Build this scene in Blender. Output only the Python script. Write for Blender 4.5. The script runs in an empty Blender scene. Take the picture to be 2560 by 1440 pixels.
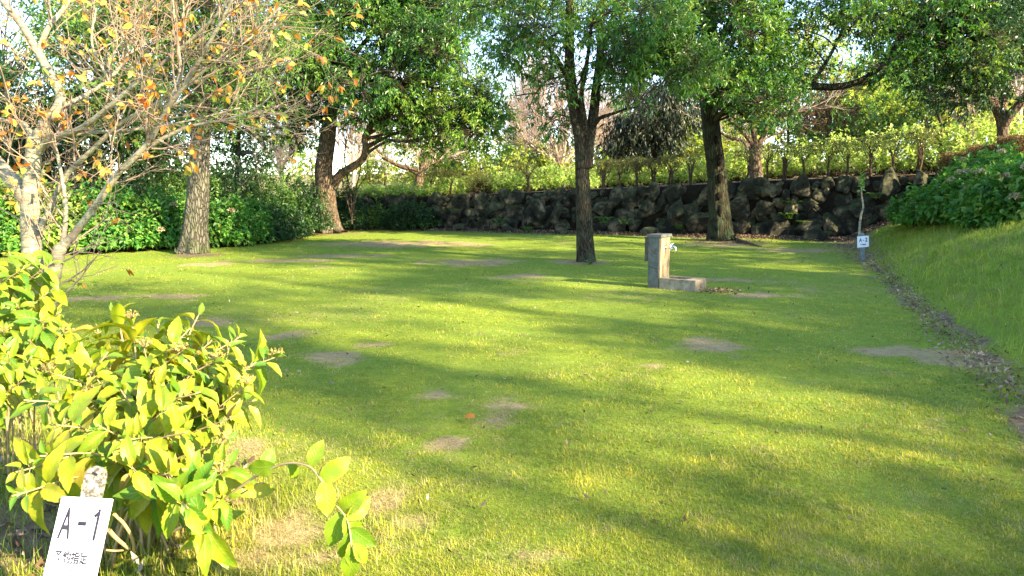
import bpy, bmesh, math
import numpy as np
from mathutils import Vector, Matrix
R = math.radians
sc = bpy.context.scene
COL = sc.collection

# ------------------------------------------------------------------ camera, world, sun, exposure
F = 1849.0; PITCH = R(7.6); EYE = 1.55
CP, SP = math.cos(PITCH), math.sin(PITCH)
cd = bpy.data.cameras.new('camera'); cam = bpy.data.objects.new('camera', cd); COL.objects.link(cam)
cam.location = (0, 0, EYE); cam.rotation_euler = (math.pi/2 - PITCH, 0, 0)
cd.sensor_width = 36; cd.lens = F/2560*36; cd.clip_start = 0.05; cd.clip_end = 1500
sc.camera = cam
SUN_EL = R(28); SUN_AZ = R(125)          # azimuth clockwise from +Y
sdir = Vector((math.sin(SUN_AZ)*math.cos(SUN_EL), math.cos(SUN_AZ)*math.cos(SUN_EL), math.sin(SUN_EL)))
w = bpy.data.worlds.new('World'); sc.world = w; w.use_nodes = True
nt = w.node_tree; nt.nodes.clear()
sky = nt.nodes.new('ShaderNodeTexSky'); sky.sky_type = 'NISHITA'; sky.sun_disc = False
sky.sun_elevation = SUN_EL; sky.sun_rotation = SUN_AZ; sky.air_density = 1.0; sky.dust_density = 0.6; sky.ozone_density = 1.2; sky.altitude = 1200
bg = nt.nodes.new('ShaderNodeBackground'); bg.inputs[1].default_value = 0.15
ow = nt.nodes.new('ShaderNodeOutputWorld')
nt.links.new(sky.outputs[0], bg.inputs[0]); nt.links.new(bg.outputs[0], ow.inputs[0])
sl = bpy.data.lights.new('sun', 'SUN'); sl.energy = 5.0; sl.angle = R(0.55); sl.color = (1.0, 0.85, 0.56)
so = bpy.data.objects.new('sun', sl); COL.objects.link(so)
so.rotation_euler = sdir.to_track_quat('Z', 'Y').to_euler(); so.location = (20, -15, 20)
sc.view_settings.view_transform = 'Standard'; sc.view_settings.look = 'None'
sc.view_settings.exposure = 2.16; sc.view_settings.gamma = 1.0
sc.cycles.max_bounces = 7; sc.cycles.diffuse_bounces = 4; sc.cycles.glossy_bounces = 2
sc.cycles.transmission_bounces = 4; sc.cycles.transparent_max_bounces = 8
sc.cycles.sample_clamp_indirect = 6.0; sc.cycles.caustics_reflective = False; sc.cycles.caustics_refractive = False

# ------------------------------------------------------------------ helpers
def P(px, py, Y):
    "world point seen at photo pixel (px, py) on the vertical plane y = Y"
    cx = (px-1280)/F; cy = (720-py)/F
    k = Y/(CP + cy*SP)
    return np.array([cx*k, Y, EYE + k*(-SP + cy*CP)])
def G(px, py, z=0.0):
    cx = (px-1280)/F; cy = (720-py)/F
    k = (z-EYE)/(-SP + cy*CP)
    return np.array([cx*k, (CP + cy*SP)*k, z])
def _h(ix, iy, iz, s):
    n = ix*374761393 + iy*668265263 + iz*1440662683 + s*1274126177
    n = (n ^ (n >> 13))*1274126177; n = n ^ (n >> 16)
    return (n & 0xffff)/65535.0
def vnoise(p, seed=0):
    p = np.atleast_2d(np.asarray(p, float)); i = np.floor(p).astype(np.int64); f = p-i; f = f*f*(3-2*f)
    x, y, z = i.T; fx, fy, fz = f.T; r = 0
    for a in (0, 1):
        for b in (0, 1):
            for c in (0, 1):
                r = r + _h(x+a, y+b, z+c, seed)*(fx if a else 1-fx)*(fy if b else 1-fy)*(fz if c else 1-fz)
    return r
def fbm(p, seed=0, o=4):
    p = np.atleast_2d(np.asarray(p, float)); r = 0; a = .5; t = 0
    for k in range(o):
        r = r + a*vnoise(p*2**k+17.3*k, seed+k); t += a; a *= .5
    return r/t
def fb2(x, y, s, seed=0, o=4):
    x = np.atleast_1d(x); y = np.atleast_1d(y)
    return fbm(np.stack([x*s, y*s, np.zeros_like(x*1.0)+.5], -1), seed, o)
def nrm(v): return v/np.maximum(np.linalg.norm(v, axis=-1, keepdims=True), 1e-9)
def sstep(a, b, x): t = np.clip((x-a)/(b-a), 0, 1); return t*t*(3-2*t)

class Buf:
    def __init__(s): s.v = []; s.q = []; s.t = []; s.a = {}; s.n = 0
    def add(s, V, Q=None, T=None, **at):
        V = np.asarray(V, np.float32).reshape(-1, 3)
        if Q is not None and len(Q): s.q.append(np.asarray(Q, np.int64).reshape(-1, 4)+s.n)
        if T is not None and len(T): s.t.append(np.asarray(T, np.int64).reshape(-1, 3)+s.n)
        s.v.append(V)
        for k in set(list(at)+list(s.a)):
            s.a.setdefault(k, [np.zeros(s.n, np.float32)] if s.n else [])
            s.a[k].append(np.broadcast_to(np.asarray(at.get(k, 0.0), np.float32), (len(V),)))
        s.n += len(V)
    def build(s, name, mat, parent=None, smooth=False, origin=None):
        me = bpy.data.meshes.new(name)
        V = np.concatenate(s.v) if s.v else np.zeros((0, 3), np.float32)
        if origin is not None: V = V - np.asarray(origin, np.float32)
        q = np.concatenate(s.q) if s.q else np.zeros((0, 4), np.int64)
        t = np.concatenate(s.t) if s.t else np.zeros((0, 3), np.int64)
        me.vertices.add(len(V)); me.vertices.foreach_set('co', V.astype(np.float32).ravel())
        lp = np.concatenate([q.ravel(), t.ravel()]).astype(np.int32)
        st = np.concatenate([np.arange(len(q))*4, len(q)*4+np.arange(len(t))*3]).astype(np.int32)
        me.loops.add(len(lp)); me.loops.foreach_set('vertex_index', lp)
        me.polygons.add(len(st)); me.polygons.foreach_set('loop_start', st)
        me.polygons.foreach_set('use_smooth', np.full(len(st), smooth))
        for k, arr in s.a.items():
            at = me.attributes.new(k, 'FLOAT', 'POINT'); at.data.foreach_set('value', np.concatenate(arr).astype(np.float32))
        me.update(calc_edges=True); me.validate()
        if mat: me.materials.append(mat)
        o = bpy.data.objects.new(name, me); COL.objects.link(o)
        if parent is not None: o.parent = parent
        return o

def tag(o, label=None, cat=None, group=None, kind=None):
    if label: o['label'] = label
    if cat: o['category'] = cat
    if group: o['group'] = group
    if kind: o['kind'] = kind
    return o
def thing(name, label, cat, loc, group=None, rz=0):
    o = bpy.data.objects.new(name, None); COL.objects.link(o); o.location = [float(c) for c in loc]; o.rotation_euler = (0, 0, rz)
    o.empty_display_size = .2
    return tag(o, label, cat, group)
def copy_tree(o, parent=None):
    c = o.copy(); COL.objects.link(c); c.parent = parent
    for ch in list(o.children): copy_tree(ch, c)
    return c

def smooth_path(pts, step=.1):
    pts = np.asarray(pts, float)
    if len(pts) < 3:
        n = max(2, int(np.linalg.norm(pts[-1]-pts[0])/step)+1)
        return pts[0]+(pts[-1]-pts[0])*np.linspace(0, 1, n)[:, None]
    p = np.vstack([2*pts[0]-pts[1], pts, 2*pts[-1]-pts[-2]]); out = []
    for i in range(1, len(p)-2):
        n = max(2, int(np.linalg.norm(p[i+1]-p[i])/step)+1); t = np.linspace(0, 1, n, endpoint=False)[:, None]
        out.append(.5*((2*p[i])+(-p[i-1]+p[i+1])*t+(2*p[i-1]-5*p[i]+4*p[i+1]-p[i+2])*t*t+(-p[i-1]+3*p[i]-3*p[i+1]+p[i+2])*t**3))
    out.append(pts[-1:]); return np.vstack(out)
def tube(buf, pts, rad, sides=8, disp=None, cap=True, **at):
    pts = np.asarray(pts, float); n = len(pts); rad = np.broadcast_to(np.asarray(rad, float), (n,))
    T = nrm(np.gradient(pts, axis=0)); ref = np.array([1., 0, 0]) if abs(T[0][0]) < .8 else np.array([0, 1., 0])
    U = np.zeros_like(pts); u = ref-T[0]*ref.dot(T[0]); u /= np.linalg.norm(u); U[0] = u
    for i in range(1, n):
        u = u-T[i]*u.dot(T[i]); u /= max(np.linalg.norm(u), 1e-9); U[i] = u
    W = np.cross(T, U); a = np.linspace(0, 2*np.pi, sides, endpoint=False)
    rr = rad[:, None]*np.ones(sides)
    if disp is not None: rr = rr*disp(a, np.concatenate([[0], np.cumsum(np.linalg.norm(np.diff(pts, axis=0), axis=1))]))
    V = pts[:, None]+rr[..., None]*(np.cos(a)[None, :, None]*U[:, None]+np.sin(a)[None, :, None]*W[:, None])
    V = V.reshape(-1, 3); i = np.arange(n-1)[:, None]*sides; j = np.arange(sides)[None]; jn = (j+1) % sides
    Q = np.stack([i+j, i+jn, i+sides+jn, i+sides+j], -1).reshape(-1, 4)
    Tt = None
    if cap:
        V = np.vstack([V, pts[-1]+T[-1]*rad[-1]*.6]); c = n*sides; b = (n-1)*sides
        Tt = np.stack([b+j[0], b+jn[0], np.full(sides, c)], -1)
    buf.add(V, Q, Tt, **at)
def sticks(buf, A, B, ra, rb, **at):
    "many straight three-sided twigs at once"
    A = np.asarray(A, float); B = np.asarray(B, float); n = len(A)
    if not n: return
    D = nrm(B-A); ref = np.where(np.abs(D[:, 2:3]) > .9, np.array([[1., 0, 0]]), np.array([[0, 0, 1.]]))
    U = nrm(np.cross(D, ref)); W = np.cross(D, U); V = []
    ra = np.broadcast_to(ra, (n,))[:, None]; rb = np.broadcast_to(rb, (n,))[:, None]
    for c, r in ((A, ra), (B, rb)):
        for k in range(3):
            V.append(c+r*(math.cos(k*2.094)*U+math.sin(k*2.094)*W))
    V = np.stack(V, 1).reshape(-1, 3); b = np.arange(n)[:, None]*6
    Q = np.concatenate([np.concatenate([b+k, b+(k+1) % 3, b+3+(k+1) % 3, b+3+k], 1) for k in range(3)])
    buf.add(V, Q, **at)
def leaves(buf, Pb, D, N, L, W, rnd, droop=.18, wide=.45):
    "leaf-sized folded rhombs"
    n = len(Pb); D = nrm(D); S = nrm(np.cross(D, N)); N = np.cross(S, D)
    L = np.broadcast_to(L, (n,))[:, None]; W = np.broadcast_to(W, (n,))[:, None]
    m = Pb+D*L*wide
    V = np.stack([Pb, m+S*W/2+N*W*.18, Pb+D*L-N*L*droop, m-S*W/2+N*W*.18], 1).reshape(-1, 3)
    Q = np.arange(n*4).reshape(-1, 4)
    buf.add(V, Q, rnd=np.repeat(rnd, 4))
def rdir(rng, n):
    v = rng.normal(size=(n, 3)); return nrm(v)

# ------------------------------------------------------------------ materials
class NT:
    def __init__(s, name):
        s.m = bpy.data.materials.new(name); s.m.use_nodes = True; s.t = s.m.node_tree; s.t.nodes.clear()
        s.out = s.t.nodes.new('ShaderNodeOutputMaterial')
    def n(s, ty, ins=None, **kw):
        nd = s.t.nodes.new('ShaderNode'+ty)
        for k, v in kw.items(): setattr(nd, k, v)
        for k, v in (ins or {}).items():
            if hasattr(v, 'is_output') or isinstance(v, bpy.types.NodeSocket): s.t.links.new(v, nd.inputs[k])
            else: nd.inputs[k].default_value = v
        return nd
    def attr(s, name): return s.n('Attribute', attribute_name=name).outputs['Fac']
    def obj(s): return s.n('TexCoord').outputs['Object']
    def map(s, vec, sc_): return s.n('Mapping', {'Vector': vec, 'Scale': sc_}).outputs[0]
    def noise(s, vec, scale, detail=4, rough=.55, dist=0):
        return s.n('TexNoise', {'Vector': vec, 'Scale': scale, 'Detail': detail, 'Roughness': rough, 'Distortion': dist}).outputs['Fac']
    def ramp(s, fac, stops):
        nd = s.n('ValToRGB', {'Fac': fac}); e = nd.color_ramp.elements
        while len(e) < len(stops): e.new(.5)
        for el, (p, c) in zip(e, stops):
            el.position = p; el.color = (*c, 1) if len(c) == 3 else c
        return nd.outputs['Color']
    def mix(s, fac, a, b, mode='MIX'):
        nd = s.n('Mix', data_type='RGBA', blend_type=mode)
        for idx, v in ((0, fac), (6, a), (7, b)):
            if isinstance(v, bpy.types.NodeSocket): s.t.links.new(v, nd.inputs[idx])
            else: nd.inputs[idx].default_value = v if not isinstance(v, tuple) or len(v) == 4 else (*v, 1)
        return nd.outputs[2]
    def math(s, op, a, b=0.0, c=0.0):
        nd = s.n('Math', operation=op)
        for i, v in enumerate((a, b, c)):
            if isinstance(v, bpy.types.NodeSocket): s.t.links.new(v, nd.inputs[i])
            else: nd.inputs[i].default_value = v
        return nd.outputs[0]
    def bump(s, h, strength=.5, dist=.02):
        return s.n('Bump', {'Height': h, 'Strength': strength, 'Distance': dist}).outputs[0]
    def bsdf(s, col, rough=.6, spec=.3, normal=None, trans=0, tcol=None, metallic=0, disp=None):
        ins = {'Base Color': col if isinstance(col, bpy.types.NodeSocket) else (*col, 1), 'Roughness': rough, 'Specular IOR Level': spec, 'Metallic': metallic}
        if normal is not None: ins['Normal'] = normal
        b = s.n('BsdfPrincipled', ins).outputs[0]
        if trans:
            tb = s.n('BsdfTranslucent', {'Color': tcol if tcol is not None else ins['Base Color']}).outputs[0]
            ms = s.n('MixShader', {0: trans, 1: b, 2: tb}); b = ms.outputs[0]
        s.t.links.new(b, s.out.inputs[0]); return s.m

def leaf_mat(name, stops, trans=.35, rough=.45, spec=.35, patch=.35, pscale=.7):
    g = NT(name); c = g.ramp(g.attr('rnd'), stops)
    nz = g.noise(g.obj(), pscale, 2)
    v = g.n('MapRange', {0: nz, 1: .3, 2: .7, 3: 1-patch, 4: 1+patch}).outputs[0]
    hsv = g.n('HueSaturation', {'Color': c, 'Value': v}).outputs[0]
    t = g.n('HueSaturation', {'Color': hsv, 'Value': 1.25, 'Hue': .485, 'Saturation': 1.1}).outputs[0]
    return g.bsdf(hsv, rough, spec, trans=trans, tcol=t)
M = {}
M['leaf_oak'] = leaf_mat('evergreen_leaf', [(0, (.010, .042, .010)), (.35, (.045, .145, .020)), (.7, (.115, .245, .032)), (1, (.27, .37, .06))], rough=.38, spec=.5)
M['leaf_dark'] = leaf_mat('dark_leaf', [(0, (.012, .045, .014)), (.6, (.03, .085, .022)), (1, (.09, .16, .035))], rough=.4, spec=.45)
M['leaf_black'] = leaf_mat('hanging_dark_leaf', [(0, (.010, .022, .010)), (.7, (.022, .035, .016)), (1, (.06, .07, .03))], trans=.1)
M['leaf_yellow'] = leaf_mat('yellow_green_leaf', [(0, (.13, .23, .03)), (.5, (.30, .40, .06)), (1, (.52, .52, .11))], trans=.45)
M['leaf_bright'] = leaf_mat('bright_yellow_leaf', [(0, (.10, .24, .04)), (.5, (.40, .52, .11)), (1, (.74, .76, .34))], trans=.5, patch=.5, pscale=2.2)
M['leaf_mid'] = leaf_mat('mid_green_leaf', [(0, (.035, .10, .02)), (.5, (.09, .19, .035)), (1, (.22, .32, .06))])
M['leaf_hedge'] = leaf_mat('hedge_leaf', [(0, (.07, .09, .02)), (.45, (.16, .19, .04)), (.8, (.28, .25, .08)), (1, (.28, .16, .08))], trans=.4)
M['leaf_brownhedge'] = leaf_mat('brown_hedge_leaf', [(0, (.05, .04, .015)), (.5, (.16, .10, .04)), (1, (.28, .20, .07))])
M['leaf_brown'] = leaf_mat('red_brown_leaf', [(0, (.05, .02, .015)), (.6, (.13, .06, .03)), (1, (.2, .14, .05))])
M['leaf_orange'] = leaf_mat('autumn_leaf', [(0, (.42, .13, .03)), (.25, (.58, .24, .04)), (.5, (.62, .36, .06)), (.7, (.55, .44, .08)), (1, (.26, .38, .06))], patch=.15)
M['leaf_litter'] = leaf_mat('dead_leaf', [(0, (.04, .025, .015)), (.5, (.12, .075, .045)), (.85, (.24, .16, .10)), (1, (.42, .35, .26))], trans=.05, rough=.8, spec=.2)
M['leaf_pink'] = leaf_mat('dry_twig_leaf', [(0, (.22, .13, .10)), (1, (.42, .30, .22))], trans=.2)

def bark(name, dark, light, sc_=9, stretch=.22, lichen=None, moss=None, bump=1.0, dist=.06):
    g = NT(name); o = g.obj(); mp = g.map(o, (sc_, sc_, sc_*stretch))
    n1 = g.noise(mp, 1.6, 5, .65, .4)
    vo = g.n('TexVoronoi', {'Vector': g.n('VectorMath', {0: mp, 1: g.n('TexNoise', {'Vector': mp, 'Scale': .9, 'Detail': 4}).outputs['Color']}, operation='ADD').outputs[0], 'Scale': 1.5}, feature='DISTANCE_TO_EDGE').outputs[0]
    crack = g.n('MapRange', {0: vo, 1: 0.0, 2: .22, 3: 0, 4: 1}).outputs[0]
    h = g.math('ADD', g.math('MULTIPLY', crack, .75), g.math('MULTIPLY', n1, .5))
    c = g.ramp(h, [(.15, dark), (.75, light)])
    if lichen:
        l = g.noise(o, 5.5, 6, .7, .3); c = g.mix(g.n('MapRange', {0: l, 1: .50, 2: .60}).outputs[0], c, lichen)
    if moss:
        z = g.n('SeparateXYZ', {0: o}).outputs[2]; l = g.noise(o, 3.5, 5, .7)
        f = g.math('MULTIPLY', g.n('MapRange', {0: l, 1: .42, 2: .6}).outputs[0], g.n('MapRange', {0: z, 1: .1, 2: 1.2, 3: .9, 4: .25}).outputs[0])
        c = g.mix(f, c, moss)
    return g.bsdf(c, .88, .15, g.bump(h, bump, dist))
M['bark_oak'] = bark('grey_furrowed_bark', (.018, .015, .011), (.19, .165, .125), 12, .26, moss=(.10, .12, .05))
M['bark_dark'] = bark('dark_furrowed_bark', (.004, .003, .002), (.07, .048, .03), 15, .22, moss=(.10, .12, .06))
M['bark_mossy'] = bark('mossy_ribbed_bark', (.003, .0025, .002), (.045, .036, .02), 11, .16, moss=(.07, .10, .05))
M['bark_red'] = bark('reddish_bark', (.030, .019, .012), (.19, .125, .078), 10, .26, moss=(.16, .15, .11))
def cherry_bark():
    g = NT('pale_cherry_bark'); o = g.obj()
    n = g.noise(g.map(o, (4, 4, 26)), 1.5, 5, .6, .6); l = g.noise(o, 14, 5, .7)
    big = g.noise(o, 2.4, 3)
    c = g.ramp(n, [(.36, (.11, .08, .055)), (.47, (.27, .24, .165)), (.8, (.38, .36, .24))])
    c = g.mix(g.n('MapRange', {0: l, 1: .56, 2: .66}).outputs[0], c, (.46, .45, .34))
    c = g.mix(g.n('MapRange', {0: big, 1: .52, 2: .66, 3: 0, 4: .75}).outputs[0], c, (.18, .115, .09))
    return g.bsdf(c, .8, .2, g.bump(n, .5, .012))
M['bark_cherry'] = cherry_bark()
def plain(name, a, b, sc_=6, rough=.8, spec=.2, metallic=0, bump=.3, dist=.01, stretch=(1, 1, 1)):
    g = NT(name); v = g.map(g.obj(), stretch); n = g.noise(v, sc_, 6, .65)
    return g.bsdf(g.ramp(n, [(.3, a), (.7, b)]), rough, spec, g.bump(n, bump, dist), metallic=metallic)
M['twig'] = plain('twig_bark', (.24, .16, .13), (.42, .32, .25), 9)
M['twig_warm'] = plain('cherry_twig', (.17, .10, .075), (.40, .31, .22), 12)
M['twig_dark'] = plain('dark_twig', (.03, .02, .015), (.09, .065, .045), 9)
M['twig_pale'] = plain('pale_twig', (.30, .22, .18), (.50, .40, .32), 9)
M['twig_red'] = plain('hedge_stem_bark', (.03, .018, .012), (.11, .065, .04), 9)
M['stem'] = plain('tan_stem', (.30, .20, .09), (.52, .38, .19), 14)
M['black'] = plain('black_metal', (.015, .015, .015), (.03, .028, .025), 8, .5, .4)
M['chrome'] = plain('worn_chrome', (.6, .6, .62), (.75, .75, .77), 30, .22, .5, 1, .1)
M['dark_hole'] = plain('near_black_concrete', (.02, .016, .014), (.05, .04, .035), 10, .6)  # near-black tone for the basin floor and the pillar cracks
M['nail'] = plain('rusty_nail', (.30, .09, .07), (.4, .14, .11), 30, .6)
M['ink'] = plain('printed_ink', (.022, .02, .035), (.04, .037, .055), 60, .6, .2, bump=0)

# ------------------------------------------------------------------ terrain
LA = np.array([3.75, 5.3]); LB = np.array([7.45, 15.3]); LT = (LB-LA)/np.linalg.norm(LB-LA); LN = np.array([LT[1], -LT[0]])
WX = np.array([-60, -20, -9.8, -6.1, -2.0, 1.75, 5.1, 8.1, 10.8, 12.4, 14.5, 30, 60])
WY = np.array([34, 33, 31.5, 30.0, 28.6, 27.2, 25.9, 24.6, 23.2, 21.9, 19.5, 4, -20.])
WZ = np.array([.2, .5, .98, 1.16, 1.29, 1.48, 1.62, 1.79, 1.92, 1.97, 2.05, 2.2, 2.2])
def side(x, y):
    x = np.asarray(x, float).ravel(); y = np.asarray(y, float).ravel(); s = (x-LA[0])*LN[0]+(y-LA[1])*LN[1]; al = (x-LA[0])*LT[0]+(y-LA[1])*LT[1]
    return s+.75*(fb2(x, y, .33, 15, 2)-.5)+.3*(fb2(x, y, 1.3, 16, 2)-.5)-.12*np.sin(al*.55)
def gh(x, y):
    x = np.asarray(x, float); y = np.asarray(y, float); sh = x.shape
    xf, yf = x.ravel(), y.ravel()
    s = side(xf, yf)
    t = np.clip(s/8.0, 0, 1); sl_ = 1.85*(1-(1-t)**1.8)*sstep(-.1, .9, s)
    sl_ = sl_*(.90+.2*fb2(xf, yf, .8, 9, 3))+.16*(fb2(xf, yf, 2.2, 19, 3)-.5)*sstep(.1, 1.2, s)
    wy = np.interp(xf, WX, WY); wz = np.interp(xf, WX, WZ)
    d = yf-wy
    te = (wz+np.clip(d, 0, 200)*.012+.05*(fb2(xf, yf, .4, 3, 3)-.5)+np.clip(d-25, 0, 400)*.02)*sstep(.3, .72, d)
    lawn = .05*(fb2(xf, yf, .35, 1, 3)-.5)
    # soft rise round the left trunks and toward the left hedge
    h = np.maximum(sl_, te)
    return (h+lawn*(h < .02)+lawn*.5).reshape(sh)
def gz(x, y): return float(gh(np.array([x]), np.array([y]))[0])

DRY = [(810, 895, .42, .33), (915, 862, .3, .16), (1285, 1022, .34, .16), (1240, 1050, .2, .2), (1090, 990, .2, .14), (1820, 862, .5, .42), (2255, 880, .6, .3), (2400, 905, .5, .35),
       (1630, 920, .16, .2), (700, 652, 1.5, .5), (860, 640, 1.4, .6), (1010, 610, 3.4, 1.6), (1180, 655, 1.3, 1.0), (1300, 690, .8, .5), (1450, 655, .8, .8), (520, 660, 1.0, .5), (1800, 612, 1.6, 1.0),
       (2000, 625, 1.4, .9), (1040, 1300, .18, .12), (960, 1250, .14, .18), (700, 840, .3, .3), (520, 805, .35, .3), (620, 1105, .16, .14), (1700, 705, .6, .35), (1820, 700, .5, .3), (420, 740, .5, .3), (1130, 1105, .12, .1),
       (1370, 1390, .14, .09), (700, 1330, .22, .14), (800, 1400, .25, .12), (620, 1400, .2, .12), (240, 745, .6, .3), (1900, 740, .5, .3)]
_dc = np.array([[*G(a, b)[:2], c, d] for a, b, c, d in DRY])
def dry_at(x, y):
    x = np.asarray(x, float).ravel(); y = np.asarray(y, float).ravel(); v = np.zeros_like(x)
    for cx, cy, rx, ry in _dc:
        k = np.exp(-(((x-cx)/rx)**2+((y-cy)/ry)**2)); v = np.maximum(v, k)
    n = fb2(x, y, 2.6, 21, 4); n2 = fb2(x, y, .55, 33, 3); n3 = fb2(x, y, 8, 23, 3)
    v = sstep(.28, .95, v*1.15+(n-.5)*1.5*(v > .02)+(n3-.5)*.9*(v > .02)-.12)*.95*(v > .02)+np.clip((n2-.54)*2.0, 0, .3)*n3*1.6+np.clip((n-.62)*3, 0, .4)*n3*1.5
    return np.clip(v, 0, 1)
def soil_at(x, y):
    x = np.asarray(x, float).ravel(); y = np.asarray(y, float).ravel()
    s = side(x, y); n = fb2(x, y, 1.7, 44, 4); al = (x-LA[0])*LT[0]+(y-LA[1])*LT[1]
    wdt = np.interp(al, [-5, 0, 3, 6, 10, 14, 18], [.14, .15, .12, .08, .09, .4, .9])
    line = np.exp(-((s-.02+(n-.5)*.5)/wdt)**2)*np.clip(fb2(x, y, 3.1, 46, 3)*2.2-.35, .1, 1)*np.interp(al, [-4, 8, 11, 13], [1, .8, .45, .9])
    d = y-np.interp(x, WX, WY)
    foot = sstep(-1.7, -.7, d+(n-.5)*1.3)*np.interp(x, [-12, -7, -4, 0, 4], [.6, .8, .9, 1, 1])
    ter = sstep(.2, .5, d)*(1-sstep(1.2, 2.2, d+(n-.5)*1.2))*.8
    tr = 0
    for cx, cy, r in ((-7.55, 17.6, .75), (-6.6, 26.7, 1.4), (1.55, 15.6, .45), (6.3, 22.4, 1.3)):
        tr = np.maximum(tr, np.exp(-(((x-cx)**2+(y-cy)**2)/r**2))*.8)
    hy = np.exp(-((x+2.2)**2/.5+(y-3.1)**2/.5))*.8
    lh = sstep(.1, .6, (-(x+11)*.52+(y-17.6)*-.0+(y-17.3)*.86-1.6))*(x < -3.5)*(y < 33)*.9*(x > -30) if False else 0
    return np.clip(np.maximum.reduce([line*1.1, foot, ter, tr*1.2*n*1.6, hy*n*1.7]), 0, 1)
ax = np.concatenate([-np.geomspace(14.5, 260, 26)[::-1], np.arange(-13.4, 15.4, .12), np.geomspace(16, 260, 26)])
ay = np.concatenate([-np.geomspace(1.5, 80, 14)[::-1], np.arange(-.6, 32.5, .12), np.geomspace(33, 420, 40)])
X, Y = np.meshgrid(ax, ay); Z = gh(X, Y); ny, nx = X.shape
i = np.arange(ny-1)[:, None]*nx; j = np.arange(nx-1)[None]
Q = np.stack([i+j, i+j+1, i+nx+j+1, i+nx+j], -1).reshape(-1, 4)
gb = Buf(); wild = sstep(.1, .6, side(X, Y))
gb.add(np.stack([X, Y, Z], -1).reshape(-1, 3), Q, dry=dry_at(X, Y), soil=soil_at(X, Y), wild=wild)
def ground_mat():
    g = NT('lawn_soil'); o = g.obj()
    n1 = g.noise(o, 7, 6, .7); n2 = g.math('ADD', g.math('MULTIPLY', g.noise(o, 60, 4, .8), .6), g.math('MULTIPLY', g.noise(o, 9, 5, .75), .4)); n3 = g.noise(o, .6, 3)
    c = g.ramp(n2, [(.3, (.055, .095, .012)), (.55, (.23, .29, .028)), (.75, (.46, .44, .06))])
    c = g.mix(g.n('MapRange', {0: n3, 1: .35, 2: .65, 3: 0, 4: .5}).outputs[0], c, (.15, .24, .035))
    dc = g.ramp(n2, [(.35, (.17, .115, .05)), (.65, (.54, .39, .21))])
    f = g.n('MapRange', {0: g.math('ADD', g.attr('dry'), g.math('MULTIPLY', g.math('SUBTRACT', n1, .5), 1.4)), 1: .16, 2: .85, 3: 0, 4: .9}).outputs[0]
    c = g.mix(f, c, dc)
    scn = g.ramp(n2, [(.35, (.09, .062, .034)), (.65, (.33, .24, .14))])
    f2 = g.n('MapRange', {0: g.math('ADD', g.attr('soil'), g.math('MULTIPLY', g.math('SUBTRACT', n1, .5), .5)), 1: .2, 2: .7}).outputs[0]
    c = g.mix(f2, c, scn)
    return g.bsdf(c, .95, .1, g.bump(n2, .6, .03))
M['ground'] = ground_mat()
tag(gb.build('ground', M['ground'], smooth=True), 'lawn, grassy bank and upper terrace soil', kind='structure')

# ------------------------------------------------------------------ grass (stuff)
def blade_mat(name, a, b, c3, dry):
    g = NT(name); r = g.attr('rnd'); o = g.obj(); c = g.ramp(r, [(0, a), (.55, b), (1, c3)])
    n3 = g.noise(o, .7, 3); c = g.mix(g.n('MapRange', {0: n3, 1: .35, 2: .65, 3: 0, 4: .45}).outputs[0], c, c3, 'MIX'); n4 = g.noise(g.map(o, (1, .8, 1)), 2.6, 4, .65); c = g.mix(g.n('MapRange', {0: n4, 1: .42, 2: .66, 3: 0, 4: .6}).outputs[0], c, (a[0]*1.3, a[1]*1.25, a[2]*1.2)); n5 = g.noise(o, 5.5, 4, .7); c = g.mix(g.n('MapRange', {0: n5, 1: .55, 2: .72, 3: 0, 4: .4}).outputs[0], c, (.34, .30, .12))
    c = g.mix(g.attr('dry'), c, g.ramp(r, [(0, (dry[0]*.5, dry[1]*.45, dry[2]*.4)), (1, dry)]))
    return g.bsdf(c, .55, .25, trans=.35)
M['blade'] = blade_mat('lawn_blade', (.055, .125, .012), (.29, .335, .028), (.62, .54, .06), (.54, .46, .22))
M['blade_wild'] = blade_mat('wild_blade', (.07, .185, .018), (.26, .39, .035), (.56, .58, .07), (.42, .32, .17))
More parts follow.
